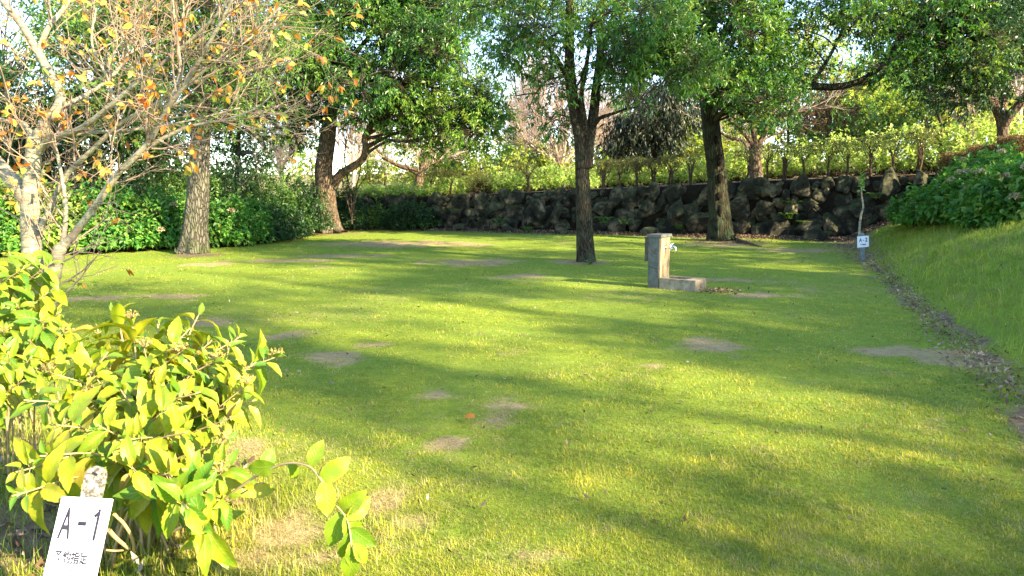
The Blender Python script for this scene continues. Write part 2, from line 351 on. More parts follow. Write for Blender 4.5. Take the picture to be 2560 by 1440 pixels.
def grass(name, mat, n, seed, region, hmin, hmax, wmin, wk, lean=.9, keep=None, label='', world=None, group=None, seg=1):
    rng = np.random.default_rng(seed)
    if world is not None: x, y = world(rng, n)
    else:
        px = rng.uniform(region[0], region[1], n); t = rng.uniform(0, 1, n); py = region[2]+(region[3]-region[2])*t**.92
        k = EYE/(SP-(720-py)/F*CP); x = (px-1280)/F*k; y = (CP+(720-py)/F*SP)*k
    if keep is not None:
        m = keep(x, y, rng); x, y = x[m], y[m]
    z = gh(x, y); n = len(x); dist = np.hypot(x, y)
    so_ = soil_at(x, y); m = rng.random(n) > so_*1.1; x, y, z, dist = x[m], y[m], z[m], dist[m]; n = len(x)
    d = dry_at(x, y); cl = fb2(x, y, 9, 61, 3)
    h = rng.uniform(hmin, hmax, n)*(.35+1.4*cl*fb2(x, y, 2.2, 62, 2)*1.6)*(1-.35*d); wd = np.maximum(wmin, dist*wk)*rng.uniform(.7, 1.3, n)
    az = rng.uniform(0, 2*np.pi, n); az2 = az+rng.normal(0, .3, n); le = np.abs(rng.normal(.45, .35, n))*lean
    D = np.stack([np.cos(az)*le, np.sin(az)*le, np.ones(n)], -1); D = nrm(D)
    S = np.stack([-np.sin(az2), np.cos(az2), np.zeros(n)], -1)
    B = np.stack([x, y, z-.004], -1); H_ = h[:, None]; W_ = wd[:, None]/2
    mid = B+D*H_*.55; tip = B+D*H_*.9+np.stack([np.cos(az), np.sin(az), -.3*np.ones(n)], -1)*H_*.35*le[:, None]
    V = np.stack([B-S*W_, B+S*W_, mid+S*W_*.8, mid-S*W_*.8, tip], 1).reshape(-1, 3)
    b = np.arange(n)*5
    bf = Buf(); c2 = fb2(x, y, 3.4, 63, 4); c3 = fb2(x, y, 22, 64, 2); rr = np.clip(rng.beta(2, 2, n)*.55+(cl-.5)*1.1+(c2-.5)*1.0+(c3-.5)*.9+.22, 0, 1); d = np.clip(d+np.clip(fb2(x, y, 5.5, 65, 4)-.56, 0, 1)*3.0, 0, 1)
    dd = (rng.random(n) < np.clip(d*.8+.13, 0, 1)).astype(float)*rng.uniform(.6, 1, n)
    bf.add(V, np.stack([b, b+1, b+2, b+3], -1), np.stack([b+3, b+2, b+4], -1), rnd=np.repeat(rr, 5), dry=np.repeat(dd, 5))
    return tag(bf.build(name, mat), label, kind='stuff')
infront = lambda x, y: y < np.interp(x, WX, WY)-.7
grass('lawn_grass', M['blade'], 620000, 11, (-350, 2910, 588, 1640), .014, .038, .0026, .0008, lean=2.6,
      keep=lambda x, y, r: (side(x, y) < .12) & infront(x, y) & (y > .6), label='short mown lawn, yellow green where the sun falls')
def bank(rng, n):
    a = rng.uniform(-4, 17, n)**1.0; s = rng.uniform(0, 1, n)**.8*8.5
    a = -4+21*rng.uniform(0, 1, n)**1.25
    return LA[0]+LT[0]*a+LN[0]*s, LA[1]+LT[1]*a+LN[1]*s
grass('bank_grass', M['blade_wild'], 260000, 12, None, .05, .19, .0045, .00055, lean=1.5, world=bank,
      keep=lambda x, y, r: (r.random(len(x)) < .25+.75*sstep(0, .8, side(x, y))) & infront(x, y), label='longer wild grass on the sloping bank at the right')
def near_left(rng, n):
    x = rng.uniform(-3.6, -1.05, n); y = rng.uniform(1.5, 4.6, n); return x, y
grass('wild_grass', M['blade_wild'], 26000, 13, None, .06, .2, .0035, .0004, lean=.8, world=near_left,
      keep=lambda x, y, r: r.random(len(x)) < sstep(.35, .6, fb2(x, y, 1.2, 71, 3))*sstep(-1.0, -1.6, x-(y-2)*-.25), label='long dark green grass under the yellow shrub and sign')
def terr(rng, n):
    x = rng.uniform(-12, 16, n); return x, np.interp(x, WX, WY)+1.0+rng.uniform(0, 1, n)**1.6*9
grass('terrace_grass', M['blade'], 90000, 14, None, .06, .16, .006, .0007, lean=.8, world=terr, label='sunlit grass on the terrace above the stone wall')

# ------------------------------------------------------------------ trees
def px_path(D, pts):
    return np.array([P(p[0], p[1], D+(p[2] if len(p) > 2 else 0)) for p in pts])
def bark_disp(seed, ridge=.06, k=9, flare=0, fl_h=.35, lobes=5, lump=.08):
    ph = seed*1.7
    def f(a, s):
        A, S = np.meshgrid(a, s); ca, sa = np.cos(A), np.sin(A)
        q = np.stack([ca*k/2+ph, sa*k/2, S*1.3], -1).reshape(-1, 3); r = fbm(q, seed, 3).reshape(A.shape)
        q2 = np.stack([ca*1.2, sa*1.2+ph, S*.9], -1).reshape(-1, 3); r2 = fbm(q2, seed+5, 2).reshape(A.shape)
        out = 1+ridge*(np.abs(r-.5)*-4+.6)+lump*(r2-.5)*2
        if flare: out = out+flare*np.exp(-S/fl_h)*(.55+.45*np.cos(A*lobes+ph+r2*3))
        return out
    return f
def region_clumps(rng, regs, D, spread, rmin, rmax):
    out = []
    for rg in regs:
        px, py, rx, ry, n = rg[:5]; dd = rg[5] if len(rg) > 5 else 0
        for _ in range(n):
            a = rng.uniform(0, 2*np.pi); r = math.sqrt(rng.uniform(0, 1))
            c = P(px+rx*r*math.cos(a), py+ry*r*math.sin(a), D+dd+rng.normal(0, spread*(1-.4*r)))
            out.append([*c, rng.uniform(rmin, rmax)])
    return np.array(out)
def crown(rng, clumps, dens, nl, L, W, droop=.35, hang=0., tl=.3, squash=.75, bare=0.0):
    lb = Buf(); A = []; B = []
    for c in clumps:
        r = c[3]; m = max(3, int(dens*r*r)); u = rdir(rng, m); u[:, 2] = u[:, 2]*.9+.1
        rad = r*(.35+.7*rng.random(m)**.6)*(.7+.6*vnoise(u*1.7+c[:3], 3))
        p = c[:3]+u*rad[:, None]*np.array([1, 1, squash]); A.append(c[:3]+u*rad[:, None]*.25); B.append((p, u))
    A = np.vstack(A); Pp = np.vstack([b[0] for b in B]); U = np.vstack([b[1] for b in B])
    sd = nrm(U+.5*rdir(rng, len(U))+np.array([0, 0, .15-hang])); n = len(Pp)
    ln = tl*rng.uniform(.6, 1.3, n)
    t = np.tile(np.linspace(.1, 1, nl), n); base = np.repeat(Pp, nl, 0)+np.repeat(sd*ln[:, None], nl, 0)*t[:, None]
    D = np.repeat(sd, nl, 0)*.6+rdir(rng, n*nl)*.85+np.array([0, 0, -droop]); N = nrm(rdir(rng, n*nl)*.8+np.array([0, 0, 1.]))
    sp = np.repeat(rng.random(n), nl); cn = np.repeat(fbm(Pp*.9, 7, 2), nl); rn = np.clip(.45*sp+.35*rng.random(n*nl)+(cn-.5)*1.3+.1+.12*(t-.5), 0, 1)
    k = rng.uniform(.7, 1.25, n*nl)
    leaves(lb, base, D, N, L*k, W*k, rn)
    return lb, A, Pp, sd*ln[:, None]
def connect(rng, bb, skel, clumps, rk=.018, sides=5):
    sk = np.vstack([s for s, _ in skel]); sr = np.concatenate([r for _, r in skel])
    for c in clumps:
        d = sk-c[:3]; w_ = np.linalg.norm(d, axis=1)+np.clip(sk[:, 2]-c[2], 0, 9)*1.2; k = int(np.argmin(w_))
        a = sk[k]; L = np.linalg.norm(a-c[:3])
        if L < .15: continue
        m1 = a*.65+c[:3]*.35+np.array([0, 0, .1*L])+rng.normal(0, .07*L, 3); m2 = a*.3+c[:3]*.7+rng.normal(0, .06*L, 3)+np.array([0, 0, .05*L])
        pts = smooth_path([a, m1, m2, c[:3]], .25); r0 = min(sr[k]*.6, .012+rk*L)
        tube(bb, pts, np.linspace(r0, .008, len(pts)), sides)
def make_tree(name, label, cat, base, skel_px, D, regs, leafm, barkm, seed, group=None, dens=70, nl=9, L=.1, W=.035, spread=1.4, rmin=.45, rmax=.95,
              trunk_sides=40, flare=.35, hang=0., droop=.35, twig=True, ridge=.06, tl=.32, world_skel=None, world_clumps=None, lump=.08, twigm='twig_dark', extra=None, fl_h=.35, k=9):
    rng = np.random.default_rng(seed)
    root = thing(name, label, cat, base, group); tb = Buf(); bb = tb if trunk_sides <= 12 else Buf(); skel = []
    paths = world_skel if world_skel is not None else [(px_path(D, pts), r0, r1) for pts, r0, r1 in skel_px]
    for i, (pts, r0, r1) in enumerate(paths):
        sp = smooth_path(pts, .06 if i == 0 else .09); t = np.linspace(0, 1, len(sp)); rr = r0+(r1-r0)*t**.85
        if i: rr = rr*(1+.5*np.exp(-t*len(sp)*.09/.12)*.4)
        sp[1:-1] += (np.stack([vnoise(np.stack([t*len(sp)*.05+seed+a, t*0+a, t*0], -1), seed+a) for a in range(3)], -1)[1:-1]-.5)*rr[1:-1, None]*.35
        tube(tb if (i == 0 or r0 > .05) else bb, sp, rr, trunk_sides if i == 0 else max(10, int(trunk_sides*.55)), bark_disp(seed+i, ridge, k, flare if i == 0 else 0, fl_h, lump=lump))
        skel.append((sp[int(len(sp)*(.45 if i == 0 else .2)):], rr[int(len(sp)*(.45 if i == 0 else .2)):]))
    if extra: extra(tb)
    cl = region_clumps(rng, regs, D, spread, rmin, rmax) if world_clumps is None else world_clumps
    connect(rng, bb, skel, cl)
    if len(cl):
        lb, A, Pp, tw = crown(rng, cl, dens, nl, L, W, droop, hang, tl)
        if twig:
            s = rng.random(len(A)) < .6; sticks(bb, A[s], Pp[s], .009, .005); sticks(bb, Pp[s], (Pp+tw)[s], .005, .002)
        lb.build('crown', M[leafm], root, False, base)
    tb.build('trunk', M[barkm], root, True, base)
    if bb is not tb: bb.build('branches', M[twigm], root, True, base)
    return root

# thick grey trunk left of centre
b = G(478, 632)
make_tree('evergreen_oak', 'thick grey furrowed trunk standing alone in front of the left hedge', 'tree', (b[0], b[1], gz(b[0], b[1])),
    [([(478, 640), (484, 590), (492, 520), (496, 450), (500, 380), (502, 330), (508, 250), (516, 130), (520, 20), (524, -90)], .30, .13),
     ([(512, 190), (470, 110, .3), (420, 60, .5), (350, 20, .6), (300, -60, .6)], .11, .04), ([(514, 150), (560, 90, -.3), (620, 30, -.6), (690, -40)], .09, .03),
     ([(506, 270), (455, 225, -.4), (420, 190, -.8), (330, 150, -1), (240, 60, -1.2)], .085, .03), ([(508, 240), (560, 200, .4), (610, 170, .7), (660, 120, 1)], .06, .02)],
    b[1], [(560, 60, 140, 100, 26), (620, 190, 70, 90, 9), (560, 280, 60, 40, 5), (420, 60, 110, 70, 14), (600, -110, 240, 90, 22), (330, -20, 120, 70, 12), (640, 120, 50, 60, 5), (480, 180, 90, 60, 7)], 'leaf_mid', 'bark_oak', 3, L=.11, W=.045, spread=1.3, rmin=.45, rmax=.85, flare=.55, fl_h=.5, ridge=.07, k=14, dens=64)
# tree with forked reddish trunk
b = G(822, 582)
make_tree('evergreen_oak', 'reddish trunk with a low right fork and a dark knot hole beside the hedge end', 'tree', (b[0], b[1], gz(b[0], b[1])),
    [([(822, 588), (821, 540), (817, 480), (813, 420), (818, 350), (826, 290), (832, 230), (826, 150), (850, 60), (868, -60)], .37, .14),
     ([(832, 465), (852, 436, -.2), (880, 418, -.4), (905, 400, -.5), (916, 375, -.6), (914, 342, -.7), (935, 305, -.8), (968, 262, -1), (1010, 215, -1.2)], .17, .06),
     ([(824, 310), (800, 297, .2), (772, 275, .3), (748, 250, .4), (715, 215, .5), (690, 175, .6), (680, 120, .7)], .13, .05),
     ([(832, 265), (868, 235, -.5), (920, 200, -1), (985, 170, -1.3), (1060, 140, -1.5), (1140, 150, -1.6)], .12, .04),
     ([(828, 220), (870, 180, .4), (900, 120, .8), (960, 60, 1), (1050, 20, 1.2)], .11, .04), ([(826, 180), (800, 110, .3), (770, 40, .4), (760, -40, .5)], .10, .04)],
    b[1], [(930, 90, 190, 120, 50, -.6), (1060, 120, 120, 110, 26, -.8), (960, 230, 120, 60, 18, -1), (1120, 255, 110, 65, 20, -.8), (1195, 260, 60, 55, 10, -.4), (1085, 350, 45, 40, 5, -.3), (1195, 325, 30, 22, 3, -.3), (760, 140, 110, 100, 22), (720, 270, 70, 45, 7), (870, 0, 230, 90, 30),
          (1120, 20, 150, 80, 18), (950, -120, 330, 90, 26), (800, 240, 50, 60, 6), (1010, 305, 60, 25, 5), (745, 330, 45, 45, 4), (880, 290, 40, 25, 3)],
    'leaf_oak', 'bark_red', 5, L=.15, W=.055, spread=1.5, rmin=.5, rmax=1.1, flare=.9, fl_h=.45, dens=62, ridge=.05, k=8, lump=.12)
# central forked tree
b = G(1466, 654)
def reg_c(): return [(1280, 60, 80, 80, 11, -.3), (1320, 150, 60, 70, 8), (1240, 10, 90, 60, 8), (1400, 20, 60, 60, 5, .6), (1480, 60, 50, 50, 5, .9), (1570, 170, 55, 50, 9, -.3), (1610, 60, 100, 90, 26, -.4), (1690, 110, 70, 90, 17), (1560, 225, 40, 30, 5), (1385, 215, 30, 35, 3), (1500, -120, 330, 80, 22), (1730, 150, 35, 45, 5), (1395, 300, 20, 25, 2)]
make_tree('evergreen_oak', 'dark slender trunk dividing into upright forks at the middle of the lawn', 'tree', (b[0], b[1], gz(b[0], b[1])),
    [([(1466, 660), (1464, 610), (1461, 540), (1459, 470), (1457, 420), (1455, 370), (1445, 320), (1432, 260), (1424, 200), (1422, 120), (1424, 40), (1420, -80)], .195, .07),
     ([(1464, 420), (1470, 370), (1477, 330, .1), (1486, 280, .2), (1492, 220, .3), (1500, 150, .4), (1505, 60, .5), (1515, -60, .6)], .135, .05),
     ([(1466, 340), (1460, 290, -.15), (1454, 240, -.2), (1462, 190, -.3), (1470, 140, -.3), (1480, 60, -.4)], .065, .03),
     ([(1482, 315), (1500, 295, -.2), (1530, 285, -.4), (1560, 275, -.6), (1592, 268, -.7)], .055, .018),
     ([(1440, 235), (1420, 242, .2), (1436, 222, 0), (1452, 200, -.1), (1462, 165, -.2), (1500, 152, -.3), (1522, 160, -.4)], .035, .012),
     ([(1428, 215), (1400, 160, -.2), (1360, 110, -.4), (1310, 70, -.5), (1250, 40, -.6)], .055, .02), ([(1494, 190), (1530, 150, -.3), (1590, 110, -.4), (1660, 90, -.5)], .06, .02),
     ([(1345, 232), (1310, 236), (1290, 240)], .022, .012), ([(1420, 190), (1370, 200, .2), (1340, 232, .2), (1322, 275, .2)], .022, .008),
     ([(1390, -40), (1384, 0), (1378, 25)], .05, .03)],
    b[1], reg_c(), 'leaf_oak', 'bark_dark', 7, L=.115, W=.034, spread=1.0, rmin=.3, rmax=.6, flare=.25, fl_h=.2, dens=150, nl=8, ridge=.09, k=16, hang=.1, droop=.45, tl=.22)
# right big trunk with sagging limb
b = G(1805, 602)
make_tree('evergreen_oak', 'thick mossy ribbed trunk against the stone wall with one long sagging limb', 'tree', (b[0], b[1], gz(b[0], b[1])),
    [([(1808, 612), (1803, 560), (1797, 500), (1790, 430), (1783, 360), (1776, 290), (1770, 230), (1768, 150), (1772, 60), (1778, -80)], .33, .17),
     ([(1772, 185), (1820, 165, -.4), (1880, 180, -.7), (1930, 192, -.9), (1975, 200, -1), (2020, 213, -1.1), (2075, 218, -1.2), (2130, 210, -1.3), (2180, 185, -1.4), (2225, 140, -1.5), (2250, 100, -1.6), (2300, 60, -1.7), (2390, 20, -1.8)], .15, .05),
     ([(2130, 210, -1.3), (2190, 200, -1.2), (2270, 150, -1), (2360, 120, -.8), (2470, 90, -.6)], .07, .02),
     ([(1770, 220), (1740, 160, .3), (1700, 100, .6), (1660, 40, .9)], .13, .05), ([(1772, 120), (1830, 60, -.3), (1880, 0, -.6), (1950, -60, -.8)], .12, .05),
     ([(2030, 213, -1.1), (2080, 130, -1.0), (2110, 60, -.8), (2130, -20, -.6)], .06, .025)],
    b[1], [(1800, 80, 130, 110, 34, -.8), (1880, 180, 120, 70, 22, -1.2), (1930, 90, 80, 90, 14, -.8), (1890, 265, 45, 40, 6, -1.2), (1930, 280, 30, 25, 3, -1.2), (1740, 170, 60, 50, 8, -.5), (1850, -100, 300, 80, 22),
          (2150, 50, 80, 50, 8, -1), (2260, 60, 110, 60, 12, -1), (2350, 90, 120, 60, 14, -1), (2380, 20, 150, 50, 12, -1), (2200, 150, 60, 40, 5, -1), (2440, 140, 70, 50, 7, -1), (2250, -80, 250, 60, 10, -.6), (2040, 30, 40, 30, 2, -.8), (2330, 180, 60, 30, 4, -1)],
    'leaf_oak', 'bark_mossy', 9, L=.13, W=.056, spread=1.1, rmin=.45, rmax=.95, flare=.5, fl_h=.55, dens=70, ridge=.08, k=18, hang=.1)
# tree at the right edge on the terrace
b3 = P(2510, 395, 21.5); bz = gz(b3[0], b3[1])
make_tree('evergreen_oak', 'pale trunk splitting into a low V above the brown hedge at the right edge', 'tree', (b3[0], b3[1], bz),
    [([(2508, 440), (2510, 370), (2508, 320), (2500, 290), (2485, 265), (2450, 245), (2410, 225), (2370, 203), (2335, 190)], .21, .035),
     ([(2508, 312), (2530, 280, -.2), (2560, 250, -.3), (2600, 215, -.5), (2660, 160, -.6)], .14, .08), ([(2505, 300), (2512, 240, .3), (2520, 160, .5), (2540, 60, .7), (2550, -60, .8)], .10, .05)],
    21.5, [(2440, 170, 80, 50, 9, -.3), (2490, 90, 60, 80, 12, 0), (2400, 90, 70, 60, 5), (2410, 235, 50, 25, 4), (2480, 225, 50, 25, 4), (2600, 120, 60, 100, 7), (2540, -20, 120, 80, 12), (2340, 225, 40, 25, 2)], 'leaf_dark', 'bark_red', 13, L=.12, W=.06, spread=1.0, rmin=.4, rmax=.8, dens=75, flare=.2, k=8)

# ---------------- bare, recursively branched trees
def grow(rng, out, tips, p, d, L, r, lv, maxlv, kids=4, up=.15, ang=.75, segs=5, wob=.16, shrink=.62):
    pts = [p]; dirs = [d]
    for k in range(segs):
        d = nrm(d+rng.normal(0, wob, 3)+np.array([0, 0, up*.25])); p = p+d*L/segs; pts.append(p); dirs.append(d)
    out.append((np.array(pts), r, r*.45 if lv < maxlv else r*.3))
    tips.append((pts[-1], d))
    if lv >= maxlv: return
    for k in range(kids):
        t = rng.uniform(.25, 1.0); i = min(segs-1, int(t*segs)); q = pts[i]+(pts[i+1]-pts[i])*(t*segs-i)
        s = np.cross(dirs[i], rdir(rng, 1)[0]); s = nrm(s); nd = nrm(dirs[i]*math.cos(ang)+s*math.sin(ang)*rng.uniform(.7, 1.2)+np.array([0, 0, up]))
        grow(rng, out, tips, q, nd, L*shrink*rng.uniform(.7, 1.2), r*.5*(1-.3*t)+.0006, lv+1, maxlv, kids, up, ang, max(3, segs-1), wob, shrink)
def bare_tree(name, label, cat, base, paths, seed, mat, twigmat, group=None, child=6, maxlv=2, L0=1.1, r0=.02, leafm=None, nleaf=0, LL=.1, WW=.05, flare=.2, sides=16, kids=4, up=.15, disp=.05, stepk=1.0, tipcluster=2, ang=.75, leafok=None):
    rng = np.random.default_rng(seed); root = thing(name, label, cat, base, group); tb = Buf(); bb = Buf(); tips = []
    for i, (pts, ra, rb) in enumerate(paths):
        sp = smooth_path(pts, .06*stepk); t = np.linspace(0, 1, len(sp)); rr = ra+(rb-ra)*t
        tube(tb, sp, rr, sides if ra > .04 else 9, bark_disp(seed+i, disp, 6, flare if i == 0 else 0, .25, lump=.10))
        m = int(child*max(1, np.linalg.norm(sp[-1]-sp[0])/1.0))
        for k in range(m):
            q = int((.25 if i == 0 else .12)*len(sp)+rng.uniform(0, 1)**.8*len(sp)*(.75 if i == 0 else .87)); q = min(q, len(sp)-2)
            d = nrm(sp[q+1]-sp[q]); s = nrm(np.cross(d, rdir(rng, 1)[0])); nd = nrm(d*.75+s*.8+np.array([0, 0, up]))
            o = []; grow(rng, o, tips, sp[q], nd, L0*rng.uniform(.5, 1.2), min(r0*rng.uniform(.6, 1.1), rr[q]*.6), 0, maxlv, kids, up, ang)
            for pp, a_, b_ in o: tube(bb, pp, np.linspace(a_, max(b_, .0011), len(pp)), 6 if a_ > .008 else 4, cap=False)
        tips.append((sp[-1], nrm(sp[-1]-sp[-2])))
    tb.build('trunk', M[mat], root, True, base); bb.build('twigs', M[twigmat], root, True, base)
    if leafm and nleaf:
        T = np.array([t[0] for t in tips]); TD = np.array([t[1] for t in tips])
        if leafok is not None: k = leafok(T); T, TD = T[k], TD[k]
        c = rng.choice(len(T), max(1, nleaf//tipcluster)); c = np.repeat(c, tipcluster); n = len(c)
        lb = Buf(); Dn = TD[c]*.5+rdir(rng, n)*.7+np.array([0, 0, -.55]); N = nrm(rdir(rng, n)+np.array([.4, -.6, .6]))
        k = rng.uniform(.7, 1.2, n); base_p = T[c]-TD[c]*rng.uniform(0, .08, n)[:, None]
        big_leaves(lb, base_p, Dn, N, LL*k, WW*k, rng.random(n), nu=6, bend=.2)
        lb.build('crown', M[leafm], root, False, base)
    return root
def big_leaves(buf, Pb, D, N, L, W, rnd, nu=8, bend=.3, fold=.25, serr=0.0, seed=1, wav=.0):
    "curved leaf blades made of a grid, four faces across"
    n = len(Pb); D = nrm(D); S = nrm(np.cross(D, N)); N = np.cross(S, D)
    u = np.linspace(0, 1, nu+1); v = np.array([-1, -.5, 0, .5, 1.])
    wu = np.clip(u, 0, 1)**.55*(1-u)**.8*(1+.3*(u < .8)); wu = np.clip(u, 0, 1)**.62*(1-u**1.7)**1.05; wu[0] = .03; wu[-1] = .0
    wu = wu/wu.max()
    if serr: wu = wu*(1+serr*np.where(np.arange(nu+1) % 2 == 0, 1, -1)*(u > .15)*(u < .97))
    U_, V_ = np.meshgrid(u, v, indexing='ij'); Wd = wu[:, None]*V_
    L = np.broadcast_to(L, (n,)); W = np.broadcast_to(W, (n,))
    rng = np.random.default_rng(seed); bd = bend*rng.uniform(.3, 1.7, n); fo = fold*rng.uniform(.3, 1.6, n); ph = rng.uniform(0, 6, n)
    hN = -bd[:, None, None]*L[:, None, None]*U_[None]**2+fo[:, None, None]*np.abs(Wd)[None]*W[:, None, None]*.5
    if wav: hN = hN+wav*W[:, None, None]*np.sin(U_[None]*14+ph[:, None, None])*np.abs(V_)[None]
    al = L[:, None, None]*(U_[None]*(1-.12*bd[:, None, None]*U_[None]))
    V = Pb[:, None, None]+D[:, None, None]*al[..., None]+S[:, None, None]*(Wd[None]*W[:, None, None]/2)[..., None]+N[:, None, None]*hN[..., None]
    m = (nu+1)*5; i = np.arange(nu)[:, None]*5; j = np.arange(4)[None]
    q = np.stack([i+j, i+5+j, i+5+j+1, i+j+1], -1).reshape(-1, 4)
    Q = (np.arange(n)[:, None, None]*m+q[None]).reshape(-1, 4)
    buf.add(V.reshape(-1, 3), Q, rnd=np.repeat(rnd, m), lu=np.tile(U_.ravel(), n), lv=np.tile(V_.ravel(), n))

D = 9.0
cherry_base = G(78, 790); cb = (cherry_base[0], D, gz(cherry_base[0], D))
bare_tree('cherry_tree', 'pale lichen-barked tree with orange leaves, its upright trunk at the left edge', 'tree', cb,
    [(px_path(D, [(80, 800), (83, 700), (80, 600), (76, 520), (80, 440), (84, 380), (86, 345)]), .125, .085),
     (px_path(D, [(84, 365), (110, 310), (140, 275), (152, 240), (135, 200), (112, 160), (92, 125), (60, 70), (20, 20), (-20, -40)]), .065, .03),
     (px_path(D, [(92, 390, 0), (118, 350, -.1), (150, 338, -.2), (200, 322, -.3), (270, 270, -.4), (350, 200, -.5), (430, 140, -.6), (520, 60, -.7), (590, -20, -.8)]), .042, .012),
     (px_path(D, [(70, 500, 0), (35, 455, .1), (0, 415, .2), (-40, 370, .3), (-90, 320, .4)]), .10, .06),
     (px_path(D, [(95, 130, 0), (120, 70, 0), (160, 20, .1), (200, -50, .2)]), .035, .02),
     (px_path(D, [(86, 350, 0), (60, 310, .2), (30, 305, .4), (-30, 290, .6)]), .035, .02),
     (px_path(D, [(150, 265, 0), (210, 240, .3), (280, 190, .6), (320, 130, .7), (300, 70, .8)]), .03, .012),
     (px_path(D, [(150, 338, -.2), (250, 330, 0), (370, 320, .3), (480, 300, .4), (600, 270, .5)]), .025, .008)],
    21, 'bark_cherry', 'twig_warm', child=6, maxlv=2, L0=1.0, r0=.011, leafm='leaf_orange', nleaf=420, LL=.09, WW=.045, flare=.25, sides=28, kids=3, up=.12)
D = 8.6
c2 = G(120, 800); cb = (c2[0], D, gz(c2[0], D))
bare_tree('cherry_tree', 'pale leaning tree beside the upright one, its limbs slanting up to the right', 'tree', cb,
    [(px_path(D, [(105, 830), (125, 740), (140, 660), (152, 615)]), .085, .07),
     (px_path(D, [(150, 625, 0), (190, 580, 0), (235, 520, -.1), (290, 440, -.2), (335, 395, -.3), (375, 350, -.35), (420, 270, -.5), (470, 200, -.6), (510, 130, -.7), (560, 40, -.8), (600, -40, -.9)]), .046, .012),
     (px_path(D, [(148, 640, 0), (162, 570, .1), (163, 500, .1), (150, 420, .2), (135, 355, .2), (118, 330, .3)]), .03, .014),
     (px_path(D, [(100, 575, .3), (125, 520, .3), (165, 440, .3), (235, 370, .2), (300, 310, .1), (370, 270, 0), (440, 230, -.1), (520, 170, -.2), (620, 90, -.3), (700, 20, -.3)]), .036, .009),
     (px_path(D, [(330, 400, -.3), (400, 350, -.3), (480, 315, -.3), (560, 300, -.3), (640, 270, -.3), (690, 228, -.3)]), .026, .006),
     (px_path(D, [(420, 270, -.5), (450, 180, -.4), (440, 80, -.3), (430, -20, -.3)]), .022, .008),
     (px_path(D, [(300, 300, .1), (270, 200, .3), (230, 110, .5), (240, 20, .7)]), .022, .008)],
    23, 'bark_cherry', 'twig_warm', child=7, maxlv=2, L0=.85, r0=.013, leafm='leaf_orange', nleaf=650, LL=.095, WW=.047, flare=.2, sides=22, kids=3, up=.10, tipcluster=3)

# ---------------- background bare trees on the terrace
def tz(px, py, Y): p = P(px, py, Y); return (p[0], Y, gz(p[0], Y))
bt = tz(1050, 470, 33)
bare_tree('pruned_tree', 'pollarded bare tree with a stout leaning trunk above the wall, left of centre', 'tree', bt,
    [(px_path(33, [(1046, 505), (1046, 470), (1050, 440), (1062, 405), (1072, 370), (1085, 330)]), .24, .09), (px_path(33, [(1052, 440), (1030, 425), (1000, 415), (970, 400), (945, 375), (930, 350)]), .13, .04), (px_path(33, [(1060, 410), (1035, 370), (1010, 335), (1000, 300)]), .08, .03), (px_path(33, [(1058, 420), (1100, 400), (1140, 390)]), .05, .02)],
    31, 'bark_red', 'twig_pale', child=7, maxlv=2, L0=1.7, r0=.022, kids=4, up=.3, sides=12, stepk=2)
bt = tz(1410, 460, 36)
bare_tree('bare_tree', 'pinkish leafless tree with many rising limbs left of the central trunk', 'tree', bt,
    [(px_path(36, [(1408, 480), (1405, 440), (1400, 410)]), .17, .12), (px_path(36, [(1402, 415), (1370, 390), (1335, 370), (1310, 345), (1290, 300)]), .08, .03), (px_path(36, [(1400, 410), (1385, 360), (1360, 310), (1345, 250), (1330, 200)]), .08, .03),
     (px_path(36, [(1404, 410), (1415, 350), (1410, 290), (1400, 230)]), .08, .03), (px_path(36, [(1406, 415), (1440, 370), (1480, 330), (1510, 290), (1540, 250)]), .08, .03)],
    33, 'twig_pale', 'twig', child=9, maxlv=2, L0=2.2, r0=.03, kids=5, up=.3, sides=10, stepk=2)
bt = tz(1890, 440, 27.5)
bare_tree('pruned_tree', 'pollarded tree with red scaly trunk and white cut limbs right of the mossy trunk', 'tree', bt,
    [(px_path(27.5, [(1892, 465), (1890, 430), (1887, 400), (1890, 365)]), .25, .2), (px_path(27.5, [(1888, 385), (1865, 360), (1850, 350), (1820, 342), (1795, 325)]), .09, .04), (px_path(27.5, [(1888, 370), (1870, 345), (1845, 318), (1810, 290), (1790, 280)]), .10, .05),
     (px_path(27.5, [(1890, 370), (1884, 330), (1876, 290), (1872, 250)]), .11, .05), (px_path(27.5, [(1893, 370), (1905, 345), (1918, 320), (1940, 300), (1980, 280), (2020, 262)]), .11, .03), (px_path(27.5, [(1896, 360), (1930, 338), (1960, 330)]), .05, .02)],
    35, 'bark_red', 'twig_pale', child=6, maxlv=2, L0=1.3, r0=.02, kids=4, up=.3, sides=16, stepk=2)
for lab, px, py, Y, hgt, sd in (('bare pale twiggy tree seen through the fork of the reddish trunk', 880, 470, 40, 260, 41), ('bare pinkish tree behind the hedge under the lamp head', 700, 470, 44, 190, 42),
                          ('tangle of bare pale stems just left of the dark hanging foliage', 1520, 470, 38, 190, 43), ('leafless tree reaching into the sky at the upper right corner', 2545, 330, 30, 380, 45), ('small bare tree with upright stems left of the sapling', 2420, 400, 33, 190, 46), ('bare tree with fine pink twigs in the gap left of centre', 1290, 470, 50, 240, 47)):
    bt = tz(px, py, Y); rng0 = np.random.default_rng(sd); pts = [[(px, py+30), (px+5, py-hgt*.25), (px-6, py-hgt*.5)]]
    for q in range(6):
        a = rng0.uniform(-1, 1); pts.append([(px, py-hgt*.2), (px+a*hgt*.2, py-hgt*.45), (px+a*hgt*.45, py-hgt*.75), (px+a*hgt*.5, py-hgt*rng0.uniform(.85, 1.05))])
    bare_tree('bare_tree', lab, 'tree', bt, [(px_path(Y, p), .12 if i == 0 else .06, .05 if i == 0 else .02) for i, p in enumerate(pts)], sd, 'twig_pale', 'twig_pale', child=6, maxlv=2, L0=hgt/F*Y*.35, r0=.028, kids=5, up=.35, sides=8, stepk=3)
